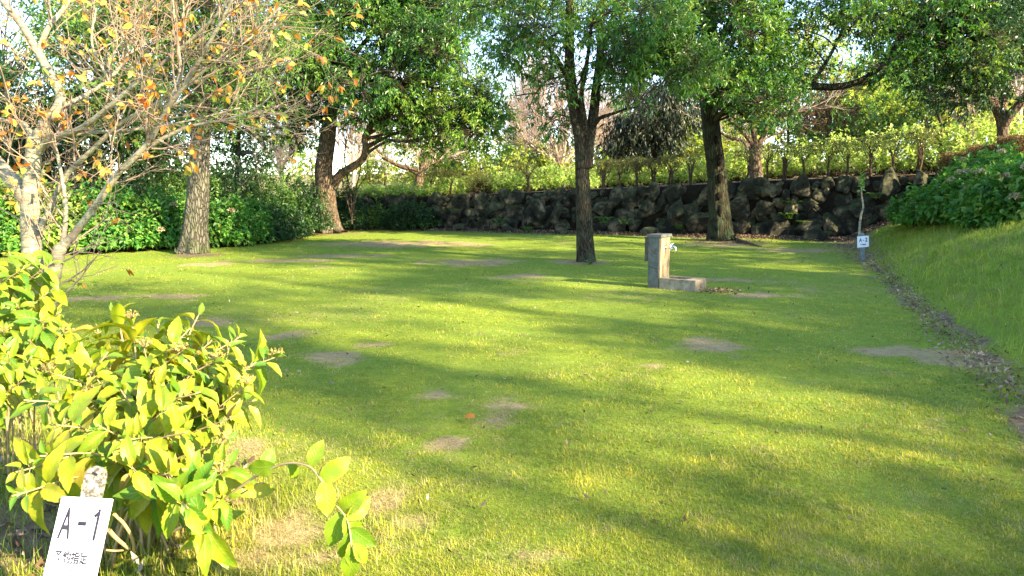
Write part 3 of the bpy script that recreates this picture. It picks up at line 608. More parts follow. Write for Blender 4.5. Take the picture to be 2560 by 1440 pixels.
# thin dark stems beside the reddish trunk
bt = tz(878, 545, 27.2)
bare_tree('sapling', 'thin dark multi-stemmed sapling right of the reddish forked trunk', 'tree', bt,
    [(px_path(27.2, [(880, 560), (878, 500), (870, 450), (862, 400), (866, 340)]), .035, .02), (px_path(27.2, [(880, 550), (888, 480), (900, 430), (905, 380)]), .03, .012), (px_path(27.2, [(879, 545), (860, 470), (850, 420), (842, 390)]), .03, .012), (px_path(27.2, [(881, 540), (896, 470), (915, 440), (920, 400)]), .02, .01)],
    51, 'twig_dark', 'twig_dark', child=3, maxlv=1, L0=.6, r0=.01, sides=6, stepk=2)

# ---------------- leafy background trees
def back_tree(name, label, regs, Y, leafm, seed, trunkpx=None, L=.16, W=.08, dens=26, rmin=.8, rmax=1.6, spread=1.6, hang=0, droop=.3, group=None, nl=8, cat='tree', barkm='twig_dark', r=.2):
    cx, cy = trunkpx if trunkpx else (regs[0][0], regs[0][1]+regs[0][3]); p = P(cx, cy, Y); z = gz(p[0], Y)
    top = P(regs[0][0], regs[0][1]-regs[0][3]*.4, Y)
    sk = [(np.array([[p[0], Y, z-.2], [p[0]+.1, Y+.1, z+(top[2]-z)*.35], [(p[0]+top[0])/2, Y, z+(top[2]-z)*.65], top]), r, r*.3)]
    return make_tree(name, label, cat, (p[0], Y, z), None, Y, regs, leafm, barkm, seed, group, dens=dens, nl=nl, L=L, W=W, spread=spread, rmin=rmin, rmax=rmax, trunk_sides=10, flare=.2, hang=hang, droop=droop, world_skel=sk, tl=.5)
back_tree('evergreen_tree', 'dark evergreen filling the gap behind the upright pale trunk', [(60, 330, 110, 120, 22), (20, 450, 90, 80, 10), (-40, 300, 80, 130, 10)], 24, 'leaf_dark', 61, (70, 520))
back_tree('evergreen_tree', 'tall evergreen behind the orange leaves with a leaning brown trunk at its foot', [(250, 160, 140, 150, 34), (200, 330, 110, 90, 16), (330, 60, 120, 110, 14)], 25, 'leaf_mid', 62, (235, 560), barkm='bark_red', r=.27, rmin=.6, rmax=1.2, dens=34)
back_tree('evergreen_tree', 'dark evergreen between the leaning pale tree and the thick grey trunk', [(400, 300, 100, 150, 24), (430, 470, 90, 70, 12), (340, 430, 70, 70, 9)], 27, 'leaf_dark', 63, (400, 560))
back_tree('evergreen_tree', 'green bushy tree behind the thick grey trunk, right side', [(600, 300, 70, 90, 12), (570, 200, 90, 90, 12), (640, 230, 50, 60, 6)], 29, 'leaf_mid', 64, (590, 520))
back_tree('evergreen_tree', 'tree against the sky at the upper left edge', [(10, 220, 60, 30, 4), (150, 60, 110, 70, 12), (60, -60, 200, 60, 12)], 30, 'leaf_mid', 65, (40, 500), dens=22)
back_tree('hanging_tree', 'near black drooping foliage hanging behind and right of the central trunk', [(1640, 300, 75, 75, 30), (1590, 340, 55, 50, 12), (1690, 260, 40, 60, 10), (1560, 380, 30, 25, 4)], 31, 'leaf_black', 66, (1630, 470), hang=1.3, droop=1.2, L=.22, W=.05, dens=60, rmin=.5, rmax=.9, spread=.8)
back_tree('red_leaf_tree', 'small tree with dark red-brown leaves under the sagging limb', [(2070, 260, 55, 55, 12), (2030, 290, 40, 30, 5)], 34, 'leaf_brown', 67, (2070, 420), dens=30, rmin=.5, rmax=.9, spread=.6)
N_bg = [('round yellow-green tree behind the left half of the wall', [(1150, 390, 70, 50, 11), (1110, 440, 60, 40, 8)], 42, 'leaf_yellow'), ('bright pale green tree just right of the pollarded tree', [(1090, 430, 40, 45, 7), (1030, 360, 40, 40, 4)], 46, 'leaf_yellow'),
        ('green tree in the gap left of the pinkish bare tree', [(1260, 410, 70, 45, 10), (1200, 430, 50, 40, 6)], 48, 'leaf_mid'), ('low dark green tree just left of the central trunk', [(1340, 420, 60, 35, 8), (1390, 380, 40, 40, 4)], 46, 'leaf_mid'),
        ('pale green tree seen through the twigs left of the wall', [(960, 400, 70, 60, 10), (900, 430, 50, 50, 5)], 50, 'leaf_yellow'), ('broad green tree closing the view behind the central trunk', [(1480, 390, 70, 60, 10)], 50, 'leaf_mid'),
        ('yellow-green tree between the hanging foliage and the mossy trunk', [(1730, 370, 60, 50, 10), (1700, 430, 50, 30, 4)], 40, 'leaf_yellow'), ('sunny tree behind the white cut limbs', [(1860, 300, 80, 70, 12), (1830, 380, 60, 40, 6)], 42, 'leaf_mid'),
        ('pale sunlit tree left of the red-brown tree', [(1970, 230, 60, 70, 9), (1990, 320, 50, 50, 6)], 44, 'leaf_yellow'), ('sunlit green tree behind the middle of the hedge', [(2120, 330, 80, 60, 14)], 36, 'leaf_mid'),
        ('yellow-green tree right of the red-brown tree', [(2200, 290, 80, 60, 14), (2150, 230, 60, 40, 5)], 38, 'leaf_yellow'), ('mid green tree behind the crooked stem right of the sapling', [(2310, 300, 70, 60, 12)], 37, 'leaf_mid'),
        ('yellow tree behind the low V of the right edge trunk', [(2420, 320, 80, 50, 12), (2480, 280, 40, 40, 4)], 34, 'leaf_yellow'), ('pale tree at the far right behind the edge trunk', [(2560, 260, 60, 80, 10), (2600, 320, 60, 50, 6)], 36, 'leaf_yellow'),
        ('pale tree filling the view left of the mossy trunk', [(1700, 330, 60, 60, 8), (1620, 420, 60, 35, 6)], 37, 'leaf_yellow'), ('pale shrubby tree just right of the mossy trunk', [(1850, 380, 50, 50, 8)], 34, 'leaf_yellow'), ('pale tree between the wall and the pinkish tree', [(1350, 430, 70, 35, 8), (1470, 420, 40, 40, 5)], 37, 'leaf_yellow'), ('tall pale tree behind the sagging limb', [(2000, 170, 70, 80, 10), (2060, 130, 60, 60, 6)], 46, 'leaf_yellow'), ('tall green tree between the sagging limb and the edge trunk', [(2210, 190, 90, 70, 12), (2290, 170, 60, 60, 8)], 48, 'leaf_mid'), ('tall yellow-green tree left of the edge trunk', [(2370, 220, 80, 70, 12), (2450, 200, 60, 60, 6)], 46, 'leaf_yellow'), ('dense green tree under the sagging limb', [(2130, 260, 90, 60, 12)], 40, 'leaf_mid'), ('pale tree low behind the edge trunk', [(2550, 330, 70, 60, 9)], 40, 'leaf_yellow'),
        ('green tree far behind the reddish trunk', [(700, 400, 70, 50, 7), (760, 360, 50, 40, 4)], 60, 'leaf_mid'), ('far green tree rising behind the central forks', [(1330, 330, 60, 60, 3), (1520, 300, 60, 60, 6)], 60, 'leaf_mid'), ('dark far tree behind the mossy trunk', [(1750, 280, 60, 60, 8)], 52, 'leaf_mid'), ('dark green tree behind the lamp', [(640, 430, 70, 40, 6)], 36, 'leaf_dark'), ('pale tree behind the thick trunk hedge', [(780, 420, 60, 50, 7)], 52, 'leaf_yellow')]
for q, (lab, rg, Yb, lm) in enumerate(N_bg):
    back_tree('background_tree', lab, rg, Yb, lm, 80+q, group='trees behind the terrace', L=.2, W=.11, dens=24, r=.12, cat='tree')
# crooked dark stem at (2360, 300)
bt = tz(2350, 430, 25)
bare_tree('crooked_tree', 'thin crooked dark tree standing behind the hedge left of the right edge trunk', 'tree', bt,
    [(px_path(25, [(2352, 450), (2355, 400), (2350, 350), (2352, 310), (2340, 270), (2342, 235)]), .07, .04), (px_path(25, [(2345, 270), (2330, 250), (2320, 215)]), .03, .015)], 57, 'twig_dark', 'twig_dark', child=3, maxlv=1, L0=.9, r0=.014, sides=8, stepk=2)

# planting further left, outside the frame
back_tree('evergreen_tree', 'dark evergreen outside the left edge of the frame', [(-220, 260, 150, 180, 30), (-200, 450, 130, 90, 14)], 22, 'leaf_dark', 71, (-220, 520))
back_tree('evergreen_tree', 'green tree further outside the left edge of the frame', [(-480, 250, 150, 180, 30), (-460, 440, 130, 90, 14)], 23, 'leaf_mid', 72, (-480, 520))
# ---------------- shrubs
def shrub(name, label, loc, rx, ry, h, n, leafm, seed, L=.1, W=.05, group=None, cat='shrub', stems=14, twm='twig_red', low=.1, flowers=0, droop=.25, nl=6):
    rng = np.random.default_rng(seed); x, y = loc; z = gz(x, y); root = thing(name, label, cat, (x, y, z), group)
    u = rdir(rng, n); u[:, 2] = np.abs(u[:, 2]); u[: n//3, 2] *= .4; u = nrm(u); u_ = u*(.6+.5*rng.random(n)**.7)[:, None]*(.75+.5*vnoise(u*2.3+seed*3.1, seed))[:, None]
    p = np.stack([x+u_[:, 0]*rx, y+u_[:, 1]*ry, z+h*(low+(1-low)*u_[:, 2])], -1)
    sd = nrm(u*.7+.4*rdir(rng, n)+np.array([0, 0, .45])); ln = rng.uniform(.6, 1.3, n)*L*1.6
    base = np.repeat(p, nl, 0)+np.repeat(sd*ln[:, None], nl, 0)*np.tile(np.linspace(0, 1, nl), n)[:, None]
    Dd = np.repeat(sd, nl, 0)*.5+rdir(rng, n*nl)*.8+np.array([0, 0, -droop]); N = nrm(rdir(rng, n*nl)*.6+np.array([0, 0, 1.])+np.repeat(u, nl, 0)*.4)
    k = rng.uniform(.65, 1.25, n*nl); lb = Buf()
    leaves(lb, base, Dd, N, L*k, W*k, np.clip(np.repeat(rng.random(n), nl)*.5+rng.random(n*nl)*.5, 0, 1), wide=.5)
    lb.build('foliage', M[leafm], root, False, (x, y, z))
    sb = Buf(); m = min(n, stems*6); A = np.stack([x+rng.normal(0, rx*.15, m), y+rng.normal(0, ry*.15, m), np.full(m, z-.03)], -1)
    mid = (A+p[:m])/2+rng.normal(0, .03, (m, 3)); sticks(sb, A, mid, .010, .007); sticks(sb, mid, p[:m], .007, .003)
    sb.build('stems', M[twm], root, False, (x, y, z))
    for q in range(flowers):
        a = rng.uniform(0, 2*np.pi); e = rng.uniform(.15, 1.1); uu = np.array([math.cos(a)*math.cos(e), -abs(math.sin(a))*math.cos(e), math.sin(e)])
        c = np.array([x+uu[0]*rx*1.15, y+uu[1]*ry*1.3, z+h*(low+(1-low)*uu[2])*1.22]); m2 = 110; v = rdir(rng, m2); v[:, 2] = np.abs(v[:, 2])*.8
        fb_ = Buf(); leaves(fb_, c+v*.085, rdir(rng, m2)*.8+v*.3, v+.3*rdir(rng, m2), .045, .04, rng.random(m2), 0, .5)
        fb_.build('flower_head', M['leaf_head'], root, False, (x, y, z))
    return root
M['leaf_hyd'] = leaf_mat('hydrangea_leaf', [(0, (.03, .13, .022)), (.5, (.08, .23, .035)), (.85, (.20, .35, .055)), (1, (.40, .40, .08))])
M['leaf_hyd_y'] = leaf_mat('yellowing_hydrangea_leaf', [(0, (.09, .19, .03)), (.5, (.20, .32, .05)), (.9, (.40, .42, .08)), (1, (.46, .38, .10))])
M['floret'] = leaf_mat('yellow_floret', [(0, (.30, .26, .04)), (1, (.50, .36, .10))])
M['leaf_head'] = leaf_mat('dried_flower', [(0, (.22, .16, .08)), (.6, (.38, .31, .17)), (1, (.48, .44, .24))], trans=.15)
# left hedge of hydrangeas
for q, px in enumerate((-60, -160, -270, -390)):
    p = P(px, 473, 17.0); shrub('hydrangea_shrub', ['first', 'second', 'third', 'fourth'][q]+' hedge shrub past the left edge of the frame', (p[0], 17.0), .9, .8, 1.4, 500, 'leaf_hyd', 190+q, L=.13, W=.085, group='hydrangeas in the left hedge')
LH = [(30, 17.2, .95, 1.5, 'leaf_hyd_y', 'yellowing shrub at the left edge behind the upright pale trunk'), (110, 17.4, .9, 1.4, 'leaf_hyd_y', 'yellowing shrub showing right behind the foot of the upright pale trunk'), (200, 17.8, .9, 1.35, 'leaf_hyd', 'green leafy shrub between the two pale trunks and the stone kerb'),
      (275, 18.2, .85, 1.3, 'leaf_hyd', 'green leafy shrub behind the left end of the kerb'), (345, 18.6, .85, 1.25, 'leaf_hyd', 'green leafy shrub just behind the pale kerb stone'), (415, 19, .85, 1.2, 'leaf_hyd', 'green leafy shrub touching the left side of the thick grey trunk'), (545, 19.8, .8, 1.15, 'leaf_hyd', 'bright shrub touching the right side of the thick grey trunk'), (600, 20.8, .7, 1.0, 'leaf_hyd', 'low shrub where the dark hedge begins right of the thick grey trunk')]
for q, (px, Y_, rr_, hh, lm, lab) in enumerate(LH):
    p = P(px, 473, Y_); shrub('hydrangea_shrub', lab, (p[0], Y_+.5), rr_*.75, .7, hh, 620, lm, 200+q, L=.13, W=.085, group='hydrangeas in the left hedge', flowers=4 if q in (0, 1, 5) else 1)
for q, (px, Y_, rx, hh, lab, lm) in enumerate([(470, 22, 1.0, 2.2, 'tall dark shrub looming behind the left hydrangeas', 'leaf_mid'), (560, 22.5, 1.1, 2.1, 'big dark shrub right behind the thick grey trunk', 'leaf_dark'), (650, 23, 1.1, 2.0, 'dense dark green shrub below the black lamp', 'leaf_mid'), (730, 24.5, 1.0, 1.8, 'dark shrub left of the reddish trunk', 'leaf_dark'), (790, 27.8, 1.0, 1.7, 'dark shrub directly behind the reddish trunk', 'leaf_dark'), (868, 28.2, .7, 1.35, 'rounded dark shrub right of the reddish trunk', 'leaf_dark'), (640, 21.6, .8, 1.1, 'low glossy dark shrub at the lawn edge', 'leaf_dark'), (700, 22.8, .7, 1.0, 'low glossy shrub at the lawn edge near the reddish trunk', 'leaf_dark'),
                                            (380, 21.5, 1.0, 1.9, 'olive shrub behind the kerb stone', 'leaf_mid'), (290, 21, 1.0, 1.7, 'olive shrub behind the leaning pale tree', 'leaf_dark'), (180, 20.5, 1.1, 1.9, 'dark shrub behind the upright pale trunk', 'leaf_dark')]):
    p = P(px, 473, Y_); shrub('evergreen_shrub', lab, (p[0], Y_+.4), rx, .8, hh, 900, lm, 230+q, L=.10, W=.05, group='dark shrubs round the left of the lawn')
# hydrangeas on the bank, right
for q, (px, Y_, rr_, hh) in enumerate([(2310, 19.5, .5, .7), (2370, 17.8, .65, .85), (2440, 16.8, .75, .95), (2515, 15.6, .8, .95), (2590, 14.4, .8, .95), (2440, 18.8, .8, 1.2), (2530, 17.6, .8, 1.2), (2490, 14.9, .4, .4), (2640, 15.6, .9, 1.1)]):
    p = P(px, 473, Y_); shrub('hydrangea_shrub', ['leftmost dark hydrangea on the bank, overlapping the end of the wall', 'broad dark hydrangea second from the wall end, with dried brown heads', 'full dark hydrangea with dried heads in the middle of the bank', 'dark hydrangea with dried heads near the right edge of the bank', 'frontmost dark hydrangea cut by the right edge', 'rear hydrangea with pale heads behind the middle of the bank', 'rear hydrangea below the brown hedge at the right', 'small low hydrangea at the foot of the bank shrubs', 'hydrangea just outside the right edge of the bank'][q],
        (p[0], Y_), rr_, .85, hh, 700, 'leaf_hyd', 260+q, L=.14, W=.10, group='hydrangeas on the right bank', flowers=[3, 6, 8, 9, 5, 7, 6, 1, 0][q])
# clipped hedge bushes on the terrace
def hedge_bush(px, q, lab, group='clipped hedge bushes above the wall'):
    x0 = (px-1280)/F*.991; Yw = 26.
    for _ in range(6): Yw = np.interp(x0*Yw, WX, WY)+1.25
    x, y = x0*Yw, Yw; z = gz(x, y); rng = np.random.default_rng(300+q); root = thing('hedge_bush', lab, 'hedge bush', (x, y, z), group)
    h = rng.uniform(.98, 1.12)*np.interp(px, [1500, 1800, 2300], [.95, 1.05, 1.22]); sb = Buf(); tp = []
    for s in range(rng.integers(1, 3)):
        a = np.array([x+rng.normal(0, .04), y+rng.normal(0, .04), z-.05]); b_ = a+np.array([rng.normal(0, .05), rng.normal(0, .05), h*.62]); sp = smooth_path([a, (a+b_)/2+rng.normal(0, .02, 3), b_], .1)
        tube(sb, sp, np.linspace(.045, .03, len(sp)), 7)
        for k in range(9):
            t0 = sp[rng.integers(len(sp)//2, len(sp))]; e = np.array([x+rng.uniform(-.38, .38), y+rng.uniform(-.25, .25), z+h*rng.uniform(.8, 1)]); m = (t0+e)/2+rng.normal(0, .03, 3)
            pp = smooth_path([t0, m, e], .12); tube(sb, pp, np.linspace(.012, .004, len(pp)), 4, cap=False)
    sb.build('trunk', M['twig_red'], root, True, (x, y, z))
    n = 560; p = np.stack([x+rng.uniform(-.45, .45, n), y+rng.uniform(-.3, .3, n), z+h*(1-.30*rng.random(n)**1.6)+rng.normal(0, .03, n)], -1); lo = rng.random(n) < .05
    p[lo, 2] = z+h*rng.uniform(.2, .7, lo.sum()); p = p[fbm(p*3, q, 2) > .36]; n = len(p)
    lb = Buf(); leaves(lb, p, rdir(rng, n)+np.array([0, 0, .2]), nrm(rdir(rng, n)+np.array([0, 0, .8])), rng.uniform(.04, .07, n), rng.uniform(.025, .04, n), rng.random(n))
    lb.build('foliage', M['leaf_hedge'], root, False, (x, y, z))
HB = [(1508, 'first hedge bush right of the central trunk'), (1552, 'second hedge bush right of the central trunk'), (1597, 'third hedge bush right of the central trunk, twin stemmed'), (1636, 'fourth hedge bush right of the central trunk'), (1680, 'hedge bush second to the left of the mossy trunk'), (1724, 'hedge bush just left of the mossy trunk'),
      (1862, 'hedge bush between the mossy trunk and the red pollard'), (1916, 'hedge bush just right of the red pollard'), (1962, 'second hedge bush right of the red pollard'), (2012, 'third hedge bush right of the red pollard'), (2065, 'fourth hedge bush right of the red pollard'), (2115, 'hedge bush just left of the sapling by the second sign'), (2172, 'hedge bush just right of the sapling by the second sign'), (2232, 'second hedge bush right of the sapling by the second sign'), (2293, 'third hedge bush right of the sapling, last before the bank'),
      (1128, 'lone hedge bush left of the tan bush over the wall'), (1078, 'lone hedge bush in front of the pollarded tree'), (1315, 'lone hedge bush over the upright slab stone')]
for q, (px, lab) in enumerate(HB): hedge_bush(px, q, lab)
p = P(1200, 473, 30.2)
shrub('tan_bush', 'tan twiggy bush standing alone above the middle of the wall', (p[0], 30.2), .55, .5, 1.15, 240, 'leaf_hedge', 340, L=.07, W=.035, stems=30)
# brown hedge at far right
for q, (px, Y_, lab) in enumerate([(2400, 20.3, 'brown clipped hedge block left of the right edge trunk'), (2470, 19.6, 'brown clipped hedge block under the right edge trunk'), (2545, 18.9, 'brown clipped hedge block at the right edge')]):
    p = P(px, 473, Y_+.6); x, y = p[0], Y_+.6; z = gz(x, y); rng = np.random.default_rng(350+q); root = thing('hedge_block', lab, 'hedge', (x, y, z), 'brown hedge blocks'); n = 5200
    pp = np.stack([x+rng.uniform(-.5, .5, n), y+rng.uniform(-.35, .35, n), z+1.0+.55*rng.random(n)**.7+rng.normal(0, .02, n)], -1); lb = Buf()
    leaves(lb, pp, rdir(rng, n), nrm(rdir(rng, n)+np.array([0, 0, .8])), rng.uniform(.04, .07, n), .03, rng.random(n)**.7); lb.build('foliage', M['leaf_brownhedge'], root, False, (x, y, z))
    sb = Buf()
    for k in range(3):
        a = np.array([x-.35+.35*k, y, z-.05]); pt = smooth_path([a, a+[.02, 0, .6], a+[-.02, 0, 1.2]], .15); tube(sb, pt, np.linspace(.035, .02, len(pt)), 6)
        m = 26; sticks(sb, np.tile(pt[len(pt)//2], (m, 1)), a+np.stack([rng.uniform(-.3, .3, m), rng.uniform(-.3, .3, m), rng.uniform(.9, 1.5, m)], -1), .010, .004)
    sb.build('trunk', M['twig_red'], root, False, (x, y, z))
# bright small-leaved shrubs behind the hedge
k = 0
for px, dY, rr_, hh in [(905, .9, .7, .55), (950, 1.0, .7, .6), (1000, 1.0, .8, .55), (1050, .9, .7, .6), (1105, 1.6, .8, .8), (1160, 2.2, .9, 1.0), (1225, 2.4, .9, 1.15), (1275, 2.4, .9, 1.2), (1335, 2.4, .9, 1.2), (1385, 2.6, .9, 1.25), (1440, 2.6, .9, 1.1), (1500, 3.2, 1, .9),
                       (1560, 3, 1, 1.1), (1625, 3, 1, 1.1), (1690, 3, 1, 1.15), (1750, 3, 1, 1.2), (1840, 3, 1, 1.3), (1900, 3.2, 1, 1.3), (1960, 3.2, 1, 1.5), (2020, 3, 1, 1.5), (2085, 3.2, 1.1, 1.7), (2150, 3, 1.1, 1.6), (2215, 3, 1.1, 1.7), (2280, 3.2, 1.1, 1.7), (2345, 3.2, 1.1, 1.9), (2410, 3.4, 1.1, 2.0), (2480, 3.4, 1.1, 2.0), (2550, 3.4, 1.1, 2.1)]:
    x0 = (px-1280)/F*.991; Yw = 26.
    for _ in range(6): Yw = np.interp(x0*Yw, WX, WY)+dY+(1.6 if px > 1450 else .3)
    where = ('above the left end of the wall' if px < 1080 else 'over the left half of the wall' if px < 1420 else 'left of the mossy trunk' if px < 1780 else 'right of the mossy trunk' if px < 2150 else 'right of the second sign')
    o_ = {0: 'first', 1: 'second', 2: 'third', 3: 'fourth', 4: 'fifth', 5: 'sixth', 6: 'seventh', 7: 'eighth'}
    if 'lastw' not in globals() or lastw != where: k = 0; lastw = where
    shrub('bright_shrub', f'{o_[k]} from left of the bright yellow shrubs {where}', (x0*Yw, Yw), rr_, .8, hh*(.62 if px < 1800 else .8), 170, 'leaf_bright', 360+px, L=.14, W=.085, group='bright shrubs behind the hedge', nl=6)
    k += 1

# ------------------------------------------------------------------ stone retaining wall
def stone_mat():
    g = NT('mossy_boulder'); o = g.n('NewGeometry').outputs['Position']
    n = g.noise(o, 2.2, 7, .7); f = g.noise(o, 14, 6, .7); v = g.n('TexVoronoi', {'Vector': o, 'Scale': 5.0}, feature='DISTANCE_TO_EDGE').outputs[0]
    c = g.ramp(n, [(.3, (.010, .011, .010)), (.5, (.032, .03, .022)), (.66, (.21, .17, .105))])
    nz = g.n('SeparateXYZ', {0: g.n('NewGeometry').outputs['Normal']}).outputs[2]
    ms = g.math('MULTIPLY', g.n('MapRange', {0: nz, 1: .1, 2: .8}).outputs[0], g.n('MapRange', {0: f, 1: .4, 2: .6}).outputs[0])
    c = g.mix(ms, c, (.06, .075, .025)); h = g.math('ADD', g.math('MULTIPLY', n, .6), g.math('MULTIPLY', f, .5))
    return g.bsdf(c, .92, .15, g.bump(h, .9, .06))
M['stone'] = stone_mat()
M['wallsoil'] = plain('dark_wall_soil', (.010, .008, .006), (.03, .024, .016), 5, .95, .05, bump=.8, dist=.05)
wall = thing('stone_retaining_wall', 'low retaining wall of rough dark mossy boulders across the back', 'wall', (0, 27.9, 0))
wb = Buf(); xs = np.arange(-11, 14.01, .25); wy_ = np.interp(xs, WX, WY); wz_ = np.interp(xs, WX, WZ)
rows = [(.2, -.15), (.26, .35), (.32, .75), (.38, .93), (.5, 1.01), (1.0, 1.0)]
V = np.array([[xs[i_]-0, wy_[i_]+dy+.05*math.sin(i_*2.1+dz*9), (wz_[i_]*dz if dz > 0 else dz)] for dy, dz in rows for i_ in range(len(xs))])
nn = len(xs); Qw = [[r*nn+i_, r*nn+i_+1, (r+1)*nn+i_+1, (r+1)*nn+i_] for r in range(len(rows)-1) for i_ in range(nn-1)]
wb.add(V, Qw); wb.build('earth_core', M['wallsoil'], wall, True, (0, 27.9, 0))
rng = np.random.default_rng(77)
def ico(sub):
    bm = bmesh.new(); bmesh.ops.create_icosphere(bm, subdivisions=sub, radius=1); v = np.array([x.co[:] for x in bm.verts]); f = np.array([[x.index for x in p.verts] for p in bm.faces]); bm.free(); return v, f
IV, IF = ico(4)
def boulder(parent, org, c, size, seed, name='boulder', rot=None):
    rg = np.random.default_rng(seed); v = IV.copy()
    for _ in range(16):                                  # planar cuts give broken faces
        nrm_ = rdir(rg, 1)[0]; d = rg.uniform(.42, .85); k = v@nrm_-d; v = v-np.outer(np.clip(k, 0, None), nrm_)*.92
    v = v*(1+.25*(fbm(v*1.4+seed, seed, 3)-.5)[:, None]+.16*(fbm(v*4+seed, seed+3, 4)-.5)[:, None])
    v = v*np.asarray(size)
    a = rg.uniform(0, 6.28); t = rg.normal(0, .35)
    if rot is not None: t = rot
    Rm = np.array(Matrix.Rotation(t, 3, 'Y')@Matrix.Rotation(rg.normal(0, .25), 3, 'X')@Matrix.Rotation(rg.uniform(-.4, .4), 3, 'Z'))
    bf = Buf(); bf.add(v@Rm.T+c, None, IF); return bf.build(name, M['stone'], parent, False, org)
cnt = 0
for row, (zf, sz, nb) in enumerate([(.15, .46, 32), (.48, .47, 30), (.80, .42, 30)]):
    t_ = np.linspace(-7.2, 12.8, nb)
    for q in range(nb):
        x = t_[q]+rng.uniform(-.2, .2)+row*.3; wy = np.interp(x, WX, WY); wz = np.interp(x, WX, WZ)
        s = sz*rng.uniform(.65, 1.3)*np.interp(x, [-7, 0, 12], [.8, .95, 1.05]); z = wz*zf+rng.uniform(-.14, .12)
        if row == 2: z = wz-s*.55+rng.uniform(-.08, .06)
        boulder(wall, (0, 27.9, 0), (x, wy+.10+row*.08+rng.uniform(-.22, .12), z), (s*rng.uniform(.75, 1.35), s*.8, s*rng.uniform(.7, 1.25)), 500+cnt); cnt += 1
sv, sf = ico(3); stb = Buf()
for q in range(420):
    x = rng.uniform(-7.6, 13.2); wy = np.interp(x, WX, WY); wz = np.interp(x, WX, WZ); s = rng.uniform(.13, .30); rg = np.random.default_rng(3000+q); v = sv.copy()
    for _ in range(12):
        n_ = rdir(rg, 1)[0]; k_ = v@n_-rg.uniform(.45, .85); v = v-np.outer(np.clip(k_, 0, None), n_)*.92
    v = v*(1+.3*(fbm(v*2.5+q, q, 3)-.5)[:, None])*np.array([rg.uniform(.8, 1.5), .8, rg.uniform(.7, 1.2)])*s; Rm = np.array(Matrix.Rotation(rg.uniform(0, 6), 3, 'Y'))
    stb.add(v@Rm.T+np.array([x, wy+.22+rng.uniform(-.12, .08), rng.uniform(.02, wz-.05)]), None, sf)
tag(stb.build('filler_stones', M['stone'], wall, False, (0, 27.9, 0)), kind='stuff')
pp_ = P(1352, 530, 27.0); boulder(wall, (0, 27.9, 0), (pp_[0], 27.1, .72), (.34, .25, .62), 990, rot=-.35); pp_ = P(1390, 530, 27.0); boulder(wall, (0, 27.9, 0), (pp_[0], 27.0, .7), (.28, .25, .5), 991, rot=.2)
# loose stones in front
for q, (px, py, Y_, s, lab) in enumerate([(910, 552, 28.6, .34, 'rounded pale boulder at the left foot of the wall'), (1150, 560, 27.6, .38, 'tan boulder fallen in front of the wall left of centre'), (2040, 590, 22.4, .42, 'low mossy boulder in front of the right part of the wall'), (1400, 575, 26.0, .3, 'grey boulder just left of the central trunk at the wall foot'), (1270, 565, 27.0, .3, 'pale boulder in front of the wall left of the slab'), (1620, 582, 25.0, .33, 'dark boulder at the wall foot behind the water post')]):
    p = P(px, py, Y_); o = boulder(None, (p[0], Y_, gz(p[0], Y_)), (p[0], Y_, gz(p[0], Y_)+s*.35), (s*1.15, s*.8, s*.75), 1000+q); o.location = (p[0], Y_, gz(p[0], Y_)); tag(o, lab, 'boulder', 'loose boulders at the wall foot')

p = P(1025, 473, 28.3); shrub('evergreen_shrub', 'low dark shrub growing against the left part of the stone wall', (p[0], 28.3), .95, .45, .95, 420, 'leaf_dark', 259, L=.12, W=.06, group='dark shrubs round the left of the lawn')
p = P(945, 473, 28.9); shrub('evergreen_shrub', 'smaller dark shrub at the left end of the stone wall', (p[0], 28.9), .5, .4, .8, 220, 'leaf_mid', 258, L=.12, W=.06, group='dark shrubs round the left of the lawn')
# ferns and weeds
def fern(px, py, Y_, s, lab, seed, lm='leaf_hyd'):
    p = P(px, py, Y_); x, y = p[0], Y_; z = max(gz(x, y), p[2]-s*.6) ; rng = np.random.default_rng(seed); root = thing('fern', lab, 'fern', (x, y, z), 'ferns along the wall'); lb = Buf(); sb = Buf()
    for q in range(11):
        a = rng.uniform(0, 6.28); o = np.array([math.cos(a), math.sin(a), 0]); m = 12; t = np.linspace(0, 1, m)
        c = np.array([x, y, z])+np.outer(t, o)*s*.75+np.outer(np.sin(t*2.2)*s*.55, [0, 0, 1]); tube(sb, c, np.linspace(.006, .002, m), 3, cap=False)
        pd = np.cross(o, [0, 0, 1.]); B = np.vstack([c[2:], c[2:]]); k = np.concatenate([np.ones(m-2), -np.ones(m-2)]); tt = np.tile(t[2:], 2)
        leaves(lb, B, k[:, None]*pd+o*.35+np.array([0, 0, -.15]), np.tile([0, 0, 1.], (len(B), 1)), s*.32*(1.1-tt), s*.11, rng.random(len(B)), .1)
    sb.build('stalk', M['twig_dark'], root, False, (x, y, z)); lb.build('foliage', M[lm], root, False, (x, y, z))
